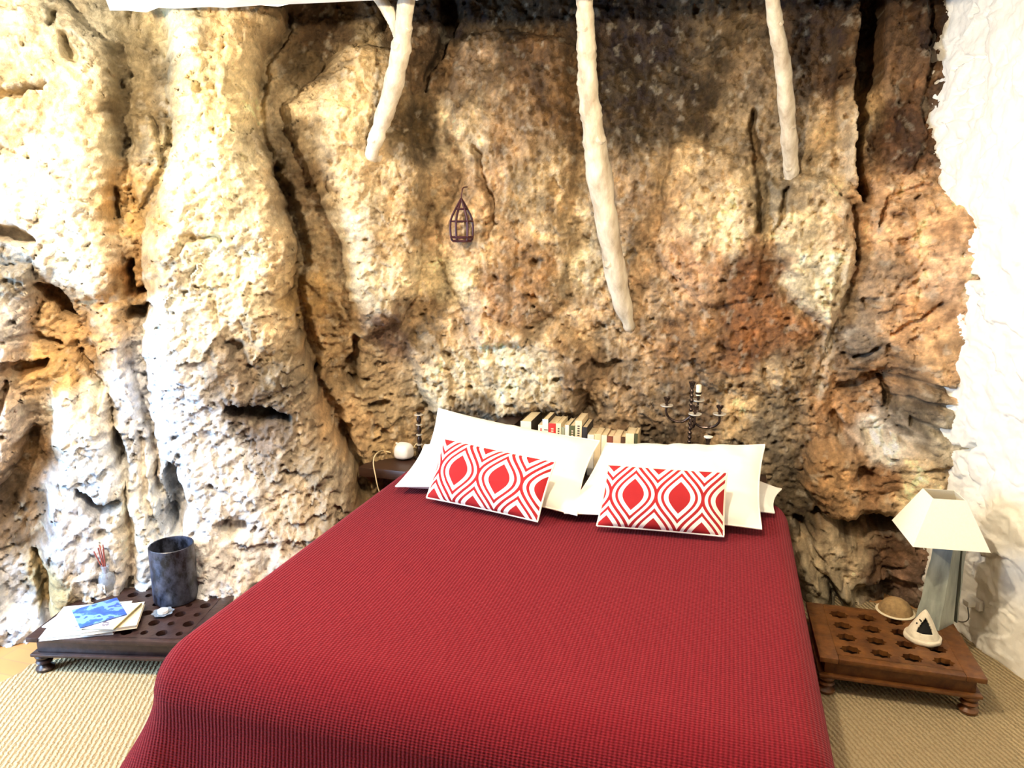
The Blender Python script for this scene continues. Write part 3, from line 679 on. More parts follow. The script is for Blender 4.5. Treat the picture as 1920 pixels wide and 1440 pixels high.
# ---------------------------------------------------------------- low carved tables
def low_table(name, loc, rz, W, Dp, H, wood, label, nxh, nyh, frame, star):
    t = empty(name, loc, label, 'table', rz)
    HB = 0.018
    # frame boards and pierced field
    fx0, fx1, fy0, fy1 = frame, W-frame, frame*0.55, Dp-frame*0.55
    bm = bmesh.new()
    cw = (fx1-fx0)/nxh; ch = (fy1-fy0)/nyh; rnd = random.Random(5)
    n = 16
    for i in range(nxh):
        for j in range(nyh):
            cx = fx0+cw*(i+.5); cy = fy0+ch*(j+.5)
            big = star or (i+j) % 2 == 0
            rx = cw*((0.37 if star else .31) if big else 0.20); ry = ch*((0.34 if star else .31) if big else 0.22)
            sq = []; ho = []
            for k in range(n):
                a = 2*PI*k/n+PI/4
                c_, s_ = math.cos(a), math.sin(a); mm = max(abs(c_), abs(s_))
                sq.append((cx+cw/2*c_/mm, cy+ch/2*s_/mm))
                r = 1.0 if (k % 2 == 0 or not star) else 0.78
                ho.append((cx+rx*c_*r, cy+ry*s_*r))
            tq = [bm.verts.new((x, y, H)) for x, y in sq]; th = [bm.verts.new((x, y, H)) for x, y in ho]
            bh = [bm.verts.new((x, y, H-HB)) for x, y in ho]; bq = [bm.verts.new((x, y, H-HB)) for x, y in sq]
            for k in range(n):
                l = (k+1) % n
                bm.faces.new((tq[k], tq[l], th[l], th[k])); bm.faces.new((th[k], th[l], bh[l], bh[k])); bm.faces.new((bq[l], bq[k], bh[k], bh[l]))
    bmesh.ops.remove_doubles(bm, verts=bm.verts, dist=0.0003)
    from_bm('pierced_panel', bm, wood, t)
    ov = 0.0
    for (a, b, c, d) in ((0, fx0, 0, Dp), (fx1, W, 0, Dp), (fx0, fx1, 0, fy0), (fx0, fx1, fy1, Dp)):
        box('frame_board', a+.0004, b-.0004, c, d, H-HB, H, wood, t, 0.002)
    # apron with beaded lower moulding
    bm = bmesh.new(); za_, zb_ = H-HB-.05, H-HB-.0005
    add_box(bm, .022, W-.022, .022, .040, za_, zb_, .002); add_box(bm, .022, W-.022, Dp-.040, Dp-.022, za_, zb_, .002)
    add_box(bm, .022, .040, .0402, Dp-.0402, za_, zb_, .002); add_box(bm, W-.040, W-.022, .0402, Dp-.0402, za_, zb_, .002)
    from_bm('apron', bm, wood, t, True)
    bm = bmesh.new()
    add_box(bm, .004, W-.004, .004, .03, H-HB-.062, H-HB-.050, .003); add_box(bm, .004, W-.004, Dp-.03, Dp-.004, H-HB-.062, H-HB-.050, .003)
    add_box(bm, .004, .03, .03, Dp-.03, H-HB-.062, H-HB-.050, .003); add_box(bm, W-.03, W-.004, .03, Dp-.03, H-HB-.062, H-HB-.050, .003)
    from_bm('moulding', bm, wood, t, True)
    box('hole_shade_sheet', .041, W-.041, .041, Dp-.041, H-HB-.030, H-HB-.024, mat('hole_shade_dark', '2a1712', .6), t, 0)  # dark sheet added below the piercings so the holes read as shaded
    z1 = H-HB-.062; g = z1
    pr = [(.020, 0), (.024, .004), (.025, .012), (.018, .018), (.013, g*.38), (.019, g*.45), (.023, g*.55), (.020, g*.66), (.013, g*.72), (.022, g*.80), (.024, g*.90), (.022, g)]
    pr = [(r*1.25, z) for r, z in pr]
    for x in (.034, W-.034):
        for y in (.034, Dp-.034): lathe('leg', pr, wood, t, (x, y, 0), 16)
    return t
WOOD_L = mat('dark_stained_wood', '3f2c28', 0.36, var=0.25, scale=26, bump=0.4, col2='241614')
WOOD_R = mat('brown_stained_wood', '744a22', 0.42, var=0.3, scale=24, bump=0.4, col2='44230f')
TH = 0.155
FLt = at_z(47, 1196, TH); TL_ROT = math.radians(13)
low_table('low_carved_table', (FLt.x, FLt.y, CF), TL_ROT, 0.62, 0.39, TH-CF, WOOD_L, 'low square dark table with pierced top beside the left of the bed', 8, 5, 0.045, False)
FRt = at_z(1537, 1232, TH)
low_table('low_carved_table', (FRt.x, FRt.y, CF), math.radians(1.5), 0.515, 0.40, TH-CF, WOOD_R, 'low reddish brown table with pierced top under the lamp, right of the bed', 4, 4, 0.062, True)

# ---------------------------------------------------------------- things on the left table
GLASS, nt, b = nodes('clear_glass')
b.inputs['Transmission Weight'].default_value = 0.82; b.inputs['Roughness'].default_value = 0.12; b.inputs['Base Color'].default_value = (.80, .84, .90, 1); b.inputs['IOR'].default_value = 1.3
def smoky():
    m, nt, b = nodes('smoky_mottled_glass')
    tc = N(nt, 'ShaderNodeTexCoord'); mp = N(nt, 'ShaderNodeMapping'); mp.inputs['Scale'].default_value = (1, 1, 0.7); L(nt, tc.outputs['Object'], mp.inputs[0])
    nz = N(nt, 'ShaderNodeTexNoise', i_Scale=26.0, i_Detail=8.0, i_Roughness=0.7); L(nt, mp.outputs[0], nz.inputs['Vector'])
    cr = N(nt, 'ShaderNodeValToRGB'); cr.color_ramp.elements[0].position = 0.42; cr.color_ramp.elements[0].color = (*hexc('101016'), 1)
    cr.color_ramp.elements[1].position = 0.56; cr.color_ramp.elements[1].color = (*hexc('3e4354'), 1)
    e = cr.color_ramp.elements.new(0.75); e.color = (*hexc('565c70'), 1)
    L(nt, nz.outputs['Fac'], cr.inputs[0]); L(nt, cr.outputs[0], b.inputs['Base Color'])
    b.inputs['Roughness'].default_value = 0.35; b.inputs['Transmission Weight'].default_value = 0.15
    return m
def on_left(x, y, z=TH): return at_z(x, y, z)
p = on_left(331, 1122)
t = empty('candle_lantern', (p.x, p.y, TH), 'dark smoky glass cylinder candle holder standing on the left table', 'candle holder')
Rc, Hc = 0.083, 0.232
lathe('glass_cylinder', [(Rc-.012, 0), (Rc-.002, .004), (Rc, .012), (Rc, Hc-.002), (Rc-.002, Hc), (Rc-.005, Hc-.002), (Rc-.005, .014), (0.001, .012)], smoky(), t, n=40, cap=False)
lathe('base_disc', [(Rc-.012, 0.0), (Rc-.012, .006)], mat('black_base', '101014', .4), t, n=32)
lathe('candle', [(.030, .014), (.032, .018), (.032, .075), (.028, .079), (.004, .077)], mat('candle_wax', 'd8d0c4', .6, var=.03), t, n=20)
# reed diffuser
p = on_left(203, 1112)
t = empty('reed_diffuser', (p.x, p.y, TH), 'clear glass diffuser bottle with reddish reeds at the back of the left table', 'diffuser')
lathe('bottle', [(.026, 0), (.031, .003), (.031, .070), (.028, .082), (.014, .092), (.013, .112), (.016, .114), (.016, .120), (.011, .120), (.010, .094), (.024, .080), (.027, .068), (.027, .006), (.001, .005)], GLASS, t, n=28, cap=False)
lathe('liquid', [(.026, .006), (.026, .04), (.001, .0405)], mat('scent_oil', 'd8cec0', .15, var=.02, trans=.7), t, n=24, cap=False)
box('label', -.016, .020, -.0325, -.0305, .018, .052, mat('white_paper_label', 'f4f4f0', .7, var=.02), t, 0.0005)
RE = mat('red_reed', '9a4a3a', .7, var=.2, scale=60)
for dx, dy, l in ((-.05, .0, .175), (-.028, .012, .20), (-.016, -.008, .198), (-.008, .010, .205), (.0, 0, .19)):
    tube('reed', [Vector((0.006, 0, .01)), Vector((0.0+dx*.25, dy*.3, .10)), Vector((dx*.95, dy, l))], 0.0026, RE, t, 6)
# glass tealight dish
p = on_left(306, 1152)
t = empty('glass_dish', (p.x, p.y, TH), 'small flower-shaped clear glass dish in front of the dark cylinder', 'dish')
bm = bmesh.new(); n = 48; rings = []
for r, z, wv in ((.010, .001, 0), (.026, .002, 0.03), (.034, .007, .07), (.038, .011, .09), (.034, .011, .08), (.024, .007, .04), (.002, .006, 0)):
    rings.append([bm.verts.new((r*(1+wv*math.cos(8*2*PI*i/n))*math.cos(2*PI*i/n), r*(1+wv*math.cos(8*2*PI*i/n))*math.sin(2*PI*i/n), z)) for i in range(n)])
for a, b_ in zip(rings, rings[1:]):
    for i in range(n): bm.faces.new((a[i], a[(i+1) % n], b_[(i+1) % n], b_[i]))
GL2 = mat('frosted_ice_glass', 'b8c4d4', .12, var=.15, scale=60, trans=.6)
from_bm('bowl', bm, GL2, t, True)
lathe('tealight', [(.0185, .008), (.019, .010), (.019, .019), (.017, .0195), (.002, .018)], mat('tealight_wax', 'f4f4f4', .5, var=.02), t, n=24)
# magazines and notebooks, bottom to top
PAPER = mat('page_edges', 'e9e4d8', .8, var=.08, scale=90, stretch=(.1, .1, 8))
def print_mat(name, base, inks, scale, thr):
    m, nt, b = nodes(name)
    tc = N(nt, 'ShaderNodeTexCoord'); nz = N(nt, 'ShaderNodeTexNoise', i_Scale=scale, i_Detail=3.0); L(nt, tc.outputs['Object'], nz.inputs['Vector'])
    cr = N(nt, 'ShaderNodeValToRGB'); cr.color_ramp.interpolation = 'CONSTANT'; cr.color_ramp.elements[0].color = (*hexc(base), 1); cr.color_ramp.elements[0].position = 0
    cr.color_ramp.elements[1].position = thr[0]; cr.color_ramp.elements[1].color = (*hexc(inks[0]), 1)
    for q, c in zip(thr[1:], inks[1:]): e = cr.color_ramp.elements.new(q); e.color = (*hexc(c), 1)
    L(nt, nz.outputs['Fac'], cr.inputs[0]); L(nt, cr.outputs[0], b.inputs['Base Color']); b.inputs['Roughness'].default_value = .4
    return m
def booklet(name, p, rz, w_, d_, z, h, cover, label, cat, extra=None):
    t = empty(name, (p[0], p[1], z), label, cat, rz)
    box('pages', .002, w_-.002, .002, d_-.002, .0008, h-.0008, PAPER, t, .0004)
    box('front_cover', 0, w_, 0, d_, h-.0012, h, cover, t, .0003)
    box('back_cover', 0, w_, 0, d_, 0, .0009, cover, t, .0003)
    if extra: extra(t, h)
    return t
zst = TH+.0006
def quad_book(name, BL, BR, TLc, h, cover, label, cat, extra=None):
    global zst
    a = at_z(*BL, zst+h); b_ = at_z(*BR, zst+h); c = at_z(*TLc, zst+h)
    ux = (b_-a); wdt = ux.length; ang = math.atan2(ux.y, ux.x); vv = Vector((-math.sin(ang), math.cos(ang), 0)); dep = (c-a).dot(vv)
    booklet(name, (a.x, a.y), ang, wdt, dep, zst, h, cover, label, cat, extra); zst += h+.0008
quad_book('large_book', (72, 1197), (212, 1184), (112, 1138), .012, print_mat('white_cover_script', 'f6f2ec', ['f6f2ec', 'b8a8b0', 'f6f2ec'], 40, [.4, .63, .66]), 'large white book at the bottom of the pile on the left table', 'book')
quad_book('notebook', (150, 1187), (256, 1172), (165, 1142), .013, mat('cream_card', 'efe2c6', .6, var=.05), 'cream notebook with rounded pages at the right side of the pile', 'notebook')
quad_book('magazine', (78, 1175), (152, 1180), (104, 1139), .004, print_mat('white_magazine', 'f8f8f8', ['f8f8f8', 'c8c4c8', 'f8f8f8'], 30, [.4, .64, .67]), 'white magazine lying under the blue one at the left of the pile', 'magazine')
za = zst; a = at_z(214, 1179, za+.004); b_ = at_z(266, 1131, za+.004); ang = math.atan2((b_-a).y, (b_-a).x)-PI/2
dp_ = (b_-a).length; t = empty('magazine', (a.x, a.y, za), 'white and grey magazine with olive binding edge, under the blue brochure', 'magazine', ang)
mg = print_mat('grey_white_magazine', 'f4f4f8', ['f4f4f8', '77707c', 'f4f4f8'], 18, [.4, .60, .66])
box('pages', -.15, -.004, .001, dp_-.001, 0, .003, PAPER, t, .0003); box('front_cover', -.152, -.004, 0, dp_, .0031, .0042, mg, t, .0003)
box('binding', -.004, .001, 0, dp_, 0, .0048, mat('olive_binding', '8f8350', .7), t, .0006); zst += .0055
quad_book('brochure', (150, 1177), (238, 1151), (116, 1149), .004, print_mat('blue_picture_cover', '2c4fa8', ['3560b4', '6f9ad0', '2f52a8', '7fa8d8'], 16, [.42, .48, .58, .66]), 'blue picture brochure on top of the pile on the left table', 'brochure')

# ---------------------------------------------------------------- lamp and things on the right table
def block():
    m, nt, b = nodes('recycled_glass_block')
    tc = N(nt, 'ShaderNodeTexCoord'); mp = N(nt, 'ShaderNodeMapping'); mp.inputs['Scale'].default_value = (1, 1, .25); L(nt, tc.outputs['Object'], mp.inputs[0])
    nz = N(nt, 'ShaderNodeTexNoise', i_Scale=28.0, i_Detail=6.0); L(nt, mp.outputs[0], nz.inputs['Vector'])
    cr = N(nt, 'ShaderNodeValToRGB'); cr.color_ramp.elements[0].position = .35; cr.color_ramp.elements[0].color = (*hexc('80877f'), 1); cr.color_ramp.elements[1].position = .7; cr.color_ramp.elements[1].color = (*hexc('b8c0b4'), 1)
    L(nt, nz.outputs['Fac'], cr.inputs[0]); L(nt, cr.outputs[0], b.inputs['Base Color']); b.inputs['Roughness'].default_value = .35; b.inputs['Transmission Weight'].default_value = .12
    bp = N(nt, 'ShaderNodeBump', i_Strength=.5, i_Distance=.006); L(nt, nz.outputs['Fac'], bp.inputs['Height']); L(nt, bp.outputs[0], b.inputs['Normal'])
    return m
lp = Vector((0.818, 2.865, TH))
t = empty('table_lamp', lp, 'table lamp with pale green stone-like block base and cream pyramid shade on the right table', 'lamp')
BLK = block()
def prism(bot, top, z0, z1, ztops=None):
    bm = bmesh.new(); nn = len(bot); seg_ = 6; rows = []
    for k in range(seg_+1):
        f = k/seg_; row = []
        for i in range(nn):
            x = bot[i][0]*(1-f)+top[i][0]*f; y = bot[i][1]*(1-f)+top[i][1]*f; z = z0+((ztops[i] if ztops else z1)-z0)*f
            jt = .0022 if 0 < k < seg_ else 0
            row.append(bm.verts.new((x+random.uniform(-jt, jt), y+random.uniform(-jt, jt), z)))
        rows.append(row)
    for a, b_ in zip(rows, rows[1:]):
        for i in range(nn): bm.faces.new((a[i], a[(i+1) % nn], b_[(i+1) % nn], b_[i]))
    bm.faces.new(list(reversed(rows[0]))); bm.faces.new(rows[-1])
    return bm
from_bm('stone_base', prism([(-.072, -.008), (-.004, -.060), (.064, .016), (.055, .06), (-.02, .06)], [(-.040, .004), (.016, -.034), (.052, .006), (.04, .045), (-.02, .045)], 0, .30, [.300, .325, .335, .325, .30]), BLK, t)
from_bm('rear_slab', prism([(-.01, .061), (.056, .061), (.075, .02), (.082, .03), (.07, .09), (0, .09)], [(0, .046), (.041, .046), (.060, .01), (.072, .02), (.06, .07), (.01, .07)], 0, .34), BLK, t)
SH0, SH1 = .35, .508
tube('stem', [Vector((.012, .008, .25)), Vector((.0, .0, SH1-.03))], .007, mat('brass', 'b08a4a', .35, metal=.9), t, 10)
rs = math.radians(5)
bm = bmesh.new()
def sq(h, z, o=0): return [(x*math.cos(rs)-y*math.sin(rs)-.030, x*math.sin(rs)+y*math.cos(rs)-.012, z) for x, y in ((-h, -h), (h, -h), (h, h), (-h, h))]
A_ = [bm.verts.new(p) for p in sq(.124, SH0)]; B_ = [bm.verts.new(p) for p in sq(.054, SH1)]
A2 = [bm.verts.new(p) for p in sq(.121, SH0)]; B2 = [bm.verts.new(p) for p in sq(.051, SH1)]
for i in range(4):
    j = (i+1) % 4
    bm.faces.new((A_[i], A_[j], B_[j], B_[i])); bm.faces.new((A2[j], A2[i], B2[i], B2[j])); bm.faces.new((A_[j], A_[i], A2[i], A2[j])); bm.faces.new((B_[i], B_[j], B2[j], B2[i]))
SHM, nt, b = nodes('cream_shade_fabric'); 
nz = N(nt, 'ShaderNodeTexNoise', i_Scale=200.0); tc = N(nt, 'ShaderNodeTexCoord'); L(nt, tc.outputs['Object'], nz.inputs['Vector'])
cr = N(nt, 'ShaderNodeValToRGB'); cr.color_ramp.elements[0].color = (*hexc('f2ead2'), 1); cr.color_ramp.elements[1].color = (*hexc('fbf5e2'), 1); L(nt, nz.outputs['Fac'], cr.inputs[0])
L(nt, cr.outputs[0], b.inputs['Base Color']); b.inputs['Roughness'].default_value = .9
from_bm('lamp_shade', bm, SHM, t)
GREYM = mat('shade_wire', '8a8478', .4, metal=.7)
tube('shade_carrier', [Vector(p)+Vector((0, 0, -.02)) for p in ((-.08, -.012, SH1), (0.0, .0, SH1-.01), (.02, -.012, SH1))], .002, GREYM, t, 6)
# conical clay burner
p = at_z(1729, 1197, TH)
t = empty('clay_cone', (p.x, p.y, TH), 'white cone-shaped clay burner with black triangular opening in front of the lamp', 'burner')
CLAY = mat('white_clay', 'e6dcc4', .85, var=.08, scale=50, bump=.8, bscale=60)
bm = bmesh.new(); n = 72; H_ = .112; rings = []; KZ = 40
def cone_r(z): return .058*max(0.0, 1-z/H_)**.85+.003 if z > .016 else .059+.003*math.sin(z/.016*PI)
for k in range(KZ+1):
    z = H_*k/KZ; jt = random.uniform(-.012, .012)
    rings.append([bm.verts.new((cone_r(z)*math.cos(2*PI*i/n)*(1+.02*math.sin(i*.7+k*.3)), cone_r(z)*math.sin(2*PI*i/n)*(1+.02*math.sin(i*.7+k*.3)), z)) for i in range(n)])
ci = 53
for k in range(KZ):
    zc = (k+.5)/KZ; half = 8.5*(1-(zc-.36)/.44)/max(.35, (1-zc)/.64) if .36 < zc < .80 else 0
    for i in range(n):
        dd_ = abs(((i+.5-ci+n/2) % n)-n/2)
        if dd_ < half: continue
        bm.faces.new((rings[k][i], rings[k][(i+1) % n], rings[k+1][(i+1) % n], rings[k+1][i]))
bm.faces.new(rings[-1])
o = from_bm('cone_body', bm, CLAY, t, True)
sm = o.modifiers.new('thickness', 'SOLIDIFY'); sm.thickness = .005; sm.offset = -1
lathe('inner_core', [(.036, .012), (.036, .04), (.024, .062), (.006, .085)], mat('core_black', '080605', .95), t, n=20)  # matte black core inside the cone, behind the opening
for a in (-2.45, -2.25, -2.62):
    z = .06+random.uniform(-.012, .022); r = cone_r(z)
    bm = bmesh.new(); bmesh.ops.create_icosphere(bm, subdivisions=1, radius=.0035, matrix=Matrix.Translation((r*math.cos(a), r*math.sin(a), z)))
    from_bm('vent_hole', bm, mat('hole_black', '0a0806', .9), t)
# straw hat shaped bowl behind the lamp
p = Vector((0.690, 2.915, TH))
t = empty('upturned_bowl', (p.x, p.y, TH), 'tan upturned bowl with pale rim behind the lamp at the table edge', 'bowl')
STR = mat('tan_straw', 'a88a5c', .85, var=.2, scale=60, bump=.6); 
lathe('bowl_body', [(.062, .004), (.058, .018), (.046, .036), (.030, .048), (.012, .054), (.001, .055)], STR, t, n=28, cap=False)
lathe('rim', [(.058, .0), (.068, .0), (.070, .003), (.066, .006), (.058, .006)], mat('pale_rim', 'e8dcbc', .8, var=.05), t, n=28, cap=False)
# socket and cable on the right wall
def socket():
    dr = Vector((-math.sin(math.radians(22)), math.cos(math.radians(22)), 0)); n = Vector((-dr.y, dr.x, 0))
    d = px_ray(1832, 1126); p0 = Vector((1.01, 3.01, 0)); C0 = Vector((0, 0, CZ)); dv = Vector(d)
    k = (p0-C0).dot(n)/dv.dot(n); qx, qy = project_np(np.stack([WRX, WRY, WRZ], -1)); kk = np.unravel_index(np.argmin((qx-1834)**2+(qy-1128)**2), qx.shape)
    P = Vector((WRX[kk], WRY[kk], WRZ[kk]))+n*.006
    M = Matrix.Rotation(math.atan2(dr.y, dr.x), 4, 'Z')
    t = empty('plug_socket', P, 'white plug socket with plugged cable low on the right wall', 'socket', math.atan2(dr.y, dr.x))
    WP = mat('white_plastic', 'f2efe6', .4, var=.02)
    box('socket_plate', -.035, .035, -.004, .018, -.02, .02, WP, t, .003)
    box('plug', -.018, .018, .016, .050, -.012, .012, WP, t, .005)
    tube('cable', [Vector(p) for p in crom([(-.01, .045, -.008), (-.04, .06, -.045), (.01, .05, -.085), (.09, .04, -.10), (.20, .03, -.095)], 6)], .0022, mat('grey_cable', '5e5a50', .5), t, 6)
socket()

# ---------------------------------------------------------------- headboard shelf: books
SZ = 0.501
specs = [ # spine px x0, x1, top y, spine colour, cover colour, depth, label
 (976, 996, 790, 'f0ede4', '2c2218', .20, 'tall thick white-spined book with dark cover, leftmost on the shelf'),
 (1009, 1017, 797, 'f0e6e0', 'ddd4c4', .14, 'thin white book with a red line down its spine'),
 (1017, 1028, 786, 'f3efe6', '3c3224', .15, 'white paperback between the red-lined book and the red book'),
 (1028.5, 1042, 794, 'c8282c', 'd9c6a6', .15, 'bright red spined book on the shelf'),
 (1042.5, 1052, 794, 'ece0c4', 'd9c8a4', .15, 'cream paperback with dark marks right of the red book'),
 (1052.5, 1059, 801, '8c9480', 'c9bd9c', .13, 'thin grey-green book beside the cream paperback'),
 (1059.5, 1067, 797, 'f2eee2', 'd8ccb0', .14, 'slim white book left of the dark green one'),
 (1068, 1078, 798, '4c5434', '2e2a1c', .16, 'dark green spined book on the shelf'),
 (1078.5, 1091, 789, 'ead8ba', 'd8c39c', .16, 'beige book between the dark green and the black books'),
 (1091.5, 1101, 801, '22222a', '1c1a1e', .16, 'black book standing highest before the row drops lower'),
 (1101.5, 1114, 815, 'f2f0ea', 'dccba8', .13, 'low white book just right of the black one'),
 (1114.5, 1127, 814, 'e6d3ae', 'd6bf94', .13, 'low tan book in the gap between the two upright pillows'),
 (1127.5, 1138, 816, 'f0ead6', 'cbb792', .13, 'low off-white book right of the tan one'),
 (1138.5, 1149, 818, '7c4030', 'b08468', .12, 'low reddish brown book showing above the right pillow'),
 (1149.5, 1164, 817, 'd9b896', 'caa986', .12, 'low pinkish beige book right of the reddish brown one'),
 (1165, 1172, 819, '4a3020', 'e0cfa8', .11, 'low dark brown thin book near the right end of the row'),
 (1173, 1189, 813, 'e8dabc', 'dcc9a2', .12, 'low cream book, last but one at the right end of the row'),
 (1189.5, 1196, 813, '3c4028', 'c8b48c', .12, 'thin dark green book closing the right end of the row'),
]
YB = 3.17
pgm = mat('book_pages', 'd9c7a2', .85, var=.1, scale=80)
ink = mat('spine_ink', '3a3434', .6, var=.02); redink = mat('red_ink', 'c03038', .6, var=.02)
for i, (xa, xb, yt, cs, cc, dp, lb) in enumerate(specs):
    ptop = at_y((xa+xb)/2, yt, YB); xl = at_y(xa, yt+6, YB).x; xr = at_y(xb, yt+6, YB).x
    wd = xr-xl-.0006; h = ptop.z-SZ
    t = empty('book', (xl, YB, SZ), lb, 'book', 0, 'row of books on the shelf behind the pillows')
    cm = mat('book_cover', cs, .5, var=.05, scale=60); cm2 = mat('book_board', cc, .5, var=.05, scale=60)
    box('spine', 0, wd, 0, .0022, 0, h, cm, t, .0006)
    cv = min(.0016, wd*.12)
    box('cover', 0, cv, .0023, dp, 0, h, cm2, t, .0003); box('cover', wd-cv, wd, .0023, dp, 0, h, cm2, t, .0003)
    box('pages', cv+.0002, wd-cv-.0002, .0024, dp-.003, .002, h-.003, pgm, t, .0003)
    if i == 1: box('spine_print', wd*.55, wd*.85, -.0006, 0, h-.07, h-.014, redink, t, 0)
    if i == 2:
        bm = bmesh.new(); add_box(bm, wd*.3, wd*.95, -.0006, 0, h-.052, h-.048); from_bm('spine_print', bm, ink, t)
    if i in (4, 10, 3, 7, 8):
        bm = bmesh.new(); kk = 5 if i != 10 else 1
        for k in range(kk): add_box(bm, wd*.35, wd*.70, -.0006, 0, h-.022-.011*k-.006, h-.022-.011*k)
        from_bm('spine_print', bm, mat('pale_ink', 'e8c8b8', .6, var=.02) if i in (3, 7) else ink, t)
# dark box left of the books
a = at_y(938, 782, 3.30); b2_ = at_y(975, 782, 3.30)
t = empty('dark_box', (a.x, 3.20, SZ), 'dark brown box with small metal clasp left of the books on the shelf', 'box')
BW = b2_.x-a.x; BH = at_y(950, 794, 3.2).z-SZ; DB = mat('box_dark_wood', '2e1e18', .4, var=.2, scale=40)
box('box_body', 0, BW, 0, .14, 0, BH*.68, DB, t, .003); lid = box('lid', -.003, BW+.003, -.003, .143, BH*.70, BH, DB, t, .004)
box('clasp', BW*.42, BW*.56, -.006, -.002, BH*.60, BH*.76, mat('clasp_metal', 'c0b090', .3, metal=.9), lid, .001)

# ---------------------------------------------------------------- candlesticks
IRON = mat('aged_silver', '4a3a34', .25, metal=.6, var=.3, scale=40)
SILV = mat('bright_silver', 'e6dfd0', .3, metal=.35, var=.1, scale=40)
def turned(name, px, ytop, Yv, label, n_b=4):
    tp = at_y(px, ytop, Yv); H = tp.z-SZ
    t = empty(name, (tp.x, Yv, SZ), label, 'candlestick')
    lathe('base', [(.030, 0), (.031, .004), (.022, .010), (.010, .016), (.008, .022)], IRON, t, n=20)
    pr = [(.007, .020)]; disc = []
    z = .022; k = (H-.03)/n_b
    for i in range(n_b):
        pr += [(.006, z), (.011, z+k*.25), (.012, z+k*.45), (.010, z+k*.62), (.006, z+k*.80), (.007, z+k)]
        disc.append(z+k*.9); z += k
    pr += [(.009, z+.002), (.011, H-.001), (.008, H)]
    lathe('stem', pr, IRON, t, n=18)
    for j, dz in enumerate(disc):
        r = .022 if j == len(disc)-1 else .0155
        lathe('disc', [(r*.5, dz-.002), (r, dz), (r, dz+.0025), (r*.5, dz+.004)], SILV, t, n=20)
    return t
turned('candlestick', 785, 773, 3.2, 'turned dark metal candlestick with bright discs on the left end of the shelf')
turned('candlestick', 832, 763, 3.28, 'dark candlestick mostly hidden behind the left upright pillow, only its tip showing', 5)
def candelabra():
    Yv = 3.27; bx_ = at_y(1294, 800, Yv).x; zt = at_y(1300, 716, Yv).z
    t = empty('candelabra', (bx_, Yv, SZ), 'dark metal candelabra with curved arms and drip pans on the right of the shelf', 'candelabra')
    H = zt-SZ
    lathe('base', [(.05, 0), (.052, .005), (.035, .012), (.015, .02), (.010, .03)], IRON, t, n=24)
    pr = [(.009, .028)]; z = .03
    while z < H-.03: pr += [(.005, z), (.009, z+.008), (.010, z+.012), (.005, z+.02)]; z += .021
    pr += [(.009, H-.02), (.016, H), (.014, H), (.006, H-.012)]
    lathe('stem', pr, IRON, t, n=16, cap=False)
    arms = [(at_y(1250, 762, Yv+.01), 0), (at_y(1349, 778, Yv-.04), 0), (at_y(1303, 778, Yv-.085), 0), (at_y(1309, 752, Yv+.06), 1)]
    for P, cand in arms:
        e = Vector((P.x-bx_, P.y-Yv, P.z-SZ)); s = Vector((0, 0, e.z-.035)); dv = Vector((e.x, e.y, 0))
        pts = crom([s, s+dv*.35+Vector((0, 0, -.03)), s+dv*.8+Vector((0, 0, -.022)), s+dv*1.0+Vector((0, 0, .005)), e], 6)
        arm = tube('arm', [Vector(p) for p in pts], .0055, IRON, t, 8)
        lathe('drip_pan', [(.004, -.004), (.020, -.002), (.028, .003), (.028, .007), (.018, .004), (.003, .003)], SILV, arm, tuple(e), 20)
        lathe('candle_cup', [(.005, .002), (.006, .010), (.010, .013), (.006, .017), (.007, .024), (.014, .034), (.016, .042), (.013, .042), (.004, .028)], IRON, arm, tuple(e), 16, cap=False)
        if cand: lathe('candle', [(.0115, .026), (.012, .028), (.012, .072), (.010, .075), (.002, .074)], mat('ivory_candle', 'f4efd4', .5, var=.03), arm, tuple(e), 16)
candelabra()
P = at_y(1328, 820, 3.16)
t = empty('small_candle_holder', (P.x, 3.16, SZ), 'small dark holder with white top right of the candelabra stem, above the pillow', 'candle holder')
H = P.z-SZ
lathe('holder_stem', [(.022, 0), (.020, .006), (.008, .012), (.007, H-.05), (.011, H-.035), (.007, H-.025), (.010, H-.012), (.013, H-.004)], IRON, t, n=16)
lathe('white_cup', [(.010, H-.006), (.018, H), (.019, H+.004), (.014, H+.006), (.001, H+.005)], mat('white_wax_cup', 'f4f2ea', .4, var=.02), t, n=18, cap=False)
# white rounded light with cord
p = at_z(757, 861, .5)
t = empty('night_light', (p.x, p.y, SZ), 'small white rounded stone-shaped object with pale cord on the left end of the shelf', 'night light')
bm = bmesh.new(); bmesh.ops.create_icosphere(bm, subdivisions=4, radius=1)
for v in bm.verts:
    x, y, z = v.co; r = 1+.05*math.sin(3*x+1)*math.cos(2.5*z)+.04*math.sin(5*y)
    f = 1-.10*z
    sg = lambda a, q: math.copysign(abs(a)**q, a)
    v.co = (sg(x, .75)*.047*r*f, sg(y, .75)*.042*r*f, .041+sg(z, .7)*.041*r)
from_bm('white_body', bm, mat('white_ceramic', 'f6f0ea', .45, var=.04, scale=12, bump=.5), t, True)
lathe('spout', [(.004, 0), (.006, .002), (.005, .008)], mat('white_ceramic_tip', 'efe8de', .5), t, (-.035, 0, .073), 10)
CORD = mat('cream_cord', 'd8c49a', .7, var=.08)
def rel(x, y, z=None, Yv=None): 
    q = at_z(x, y, z) if z is not None else at_y(x, y, Yv); return q-Vector(t.location)
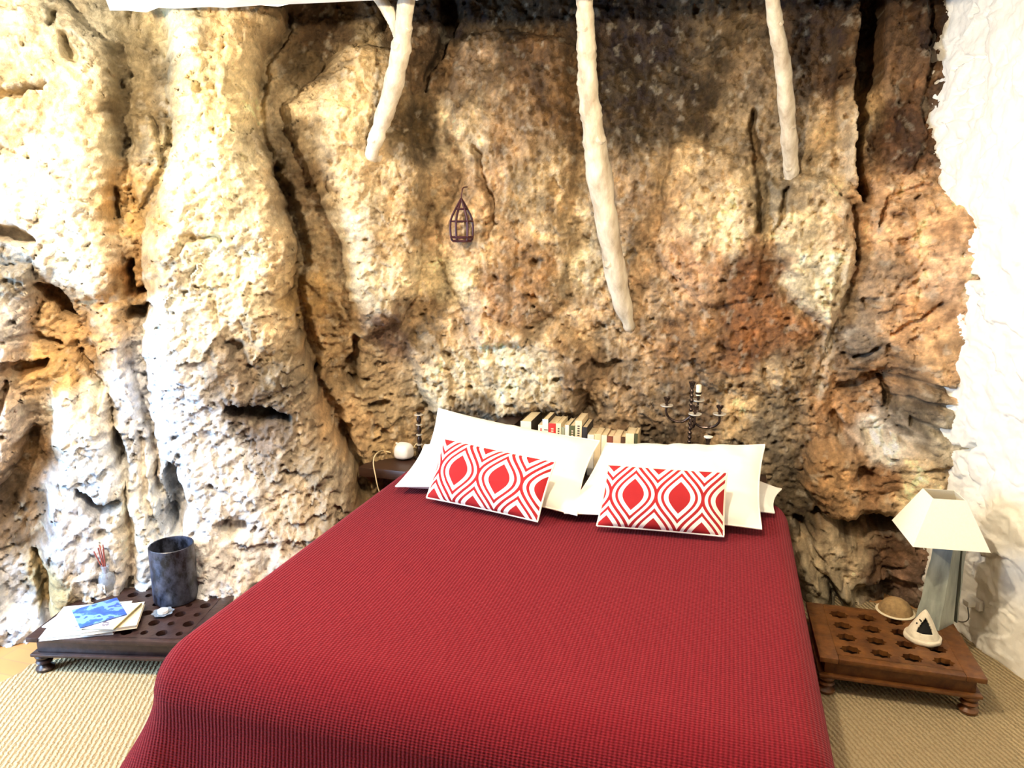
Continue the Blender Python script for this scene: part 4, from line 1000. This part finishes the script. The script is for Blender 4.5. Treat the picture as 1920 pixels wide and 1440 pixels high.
cpts = [rel(733, 849, Yv=p.y-.01), rel(716, 845, Yv=p.y-.03), rel(704, 853, Yv=2.99), rel(700, 868, Yv=2.965), rel(704, 892, Yv=2.945), rel(708, 912, Yv=2.94), rel(713, 930, Yv=2.95), rel(716, 960, Yv=2.98)]
tube('cord', [Vector(q) for q in crom(cpts, 6)], .0028, CORD, t, 8)
cp2 = [Vector((.042, .01, .05)), rel(776, 838, Yv=p.y+.03), rel(783, 831, Yv=p.y+.05), rel(790, 842, Yv=p.y+.08)]
tube('cord', [Vector(q) for q in crom(cp2, 6)], .0025, CORD, t, 8)

# ---------------------------------------------------------------- hanging wire lantern on the rock
r0_ = rock_pt(866, 420); 
Yl = r0_.y-.045; cl = at_y(866, 452, Yl); 
t = empty('wire_lantern', (cl.x, Yl, cl.z), 'small dark reddish iron cage lantern hanging on the rock above the bed', 'lantern')
PU = mat('rusty_purple_iron', '4a1f26', .5, metal=.3, var=.3, scale=60)
def sp_(x, y): q = at_y(x, y, Yl); return Vector((q.x-cl.x, 0, q.z-cl.z))
Rw = .050
zA = sp_(866, 392).z; zT = sp_(868, 372).z; zH = sp_(872, 352).z; zm = sp_(866, 415).z
for z, r in ((0, Rw*.8), (zA*.12, Rw), (zm, Rw), (zA, Rw*.55)):
    pts_ = [Vector((r*math.cos(2*PI*i/24), r*math.sin(2*PI*i/24)*.8, z)) for i in range(25)]
    tube('hoop', pts_, .0062 if z < zA*.5 else .0045, PU, t, 6)
for k in range(6):
    a = 2*PI*k/6+.3
    P_ = [Vector((Rw*.8*math.cos(a), Rw*.64*math.sin(a), 0)), Vector((Rw*math.cos(a), Rw*.8*math.sin(a), zA*.12)), Vector((Rw*1.02*math.cos(a), Rw*.8*math.sin(a), zm)), Vector((Rw*.55*math.cos(a), Rw*.44*math.sin(a), zA)), Vector((0, 0, zT))]
    tube('rib', [Vector(q) for q in crom(P_, 4)], .0052, PU, t, 6)
tube('hook', [Vector(q) for q in crom([(0, 0, zT), (.003, 0, (zT+zH)/2), (.006, .01, zH), (.012, .05, zH+.006)], 5)], .003, PU, t, 6)
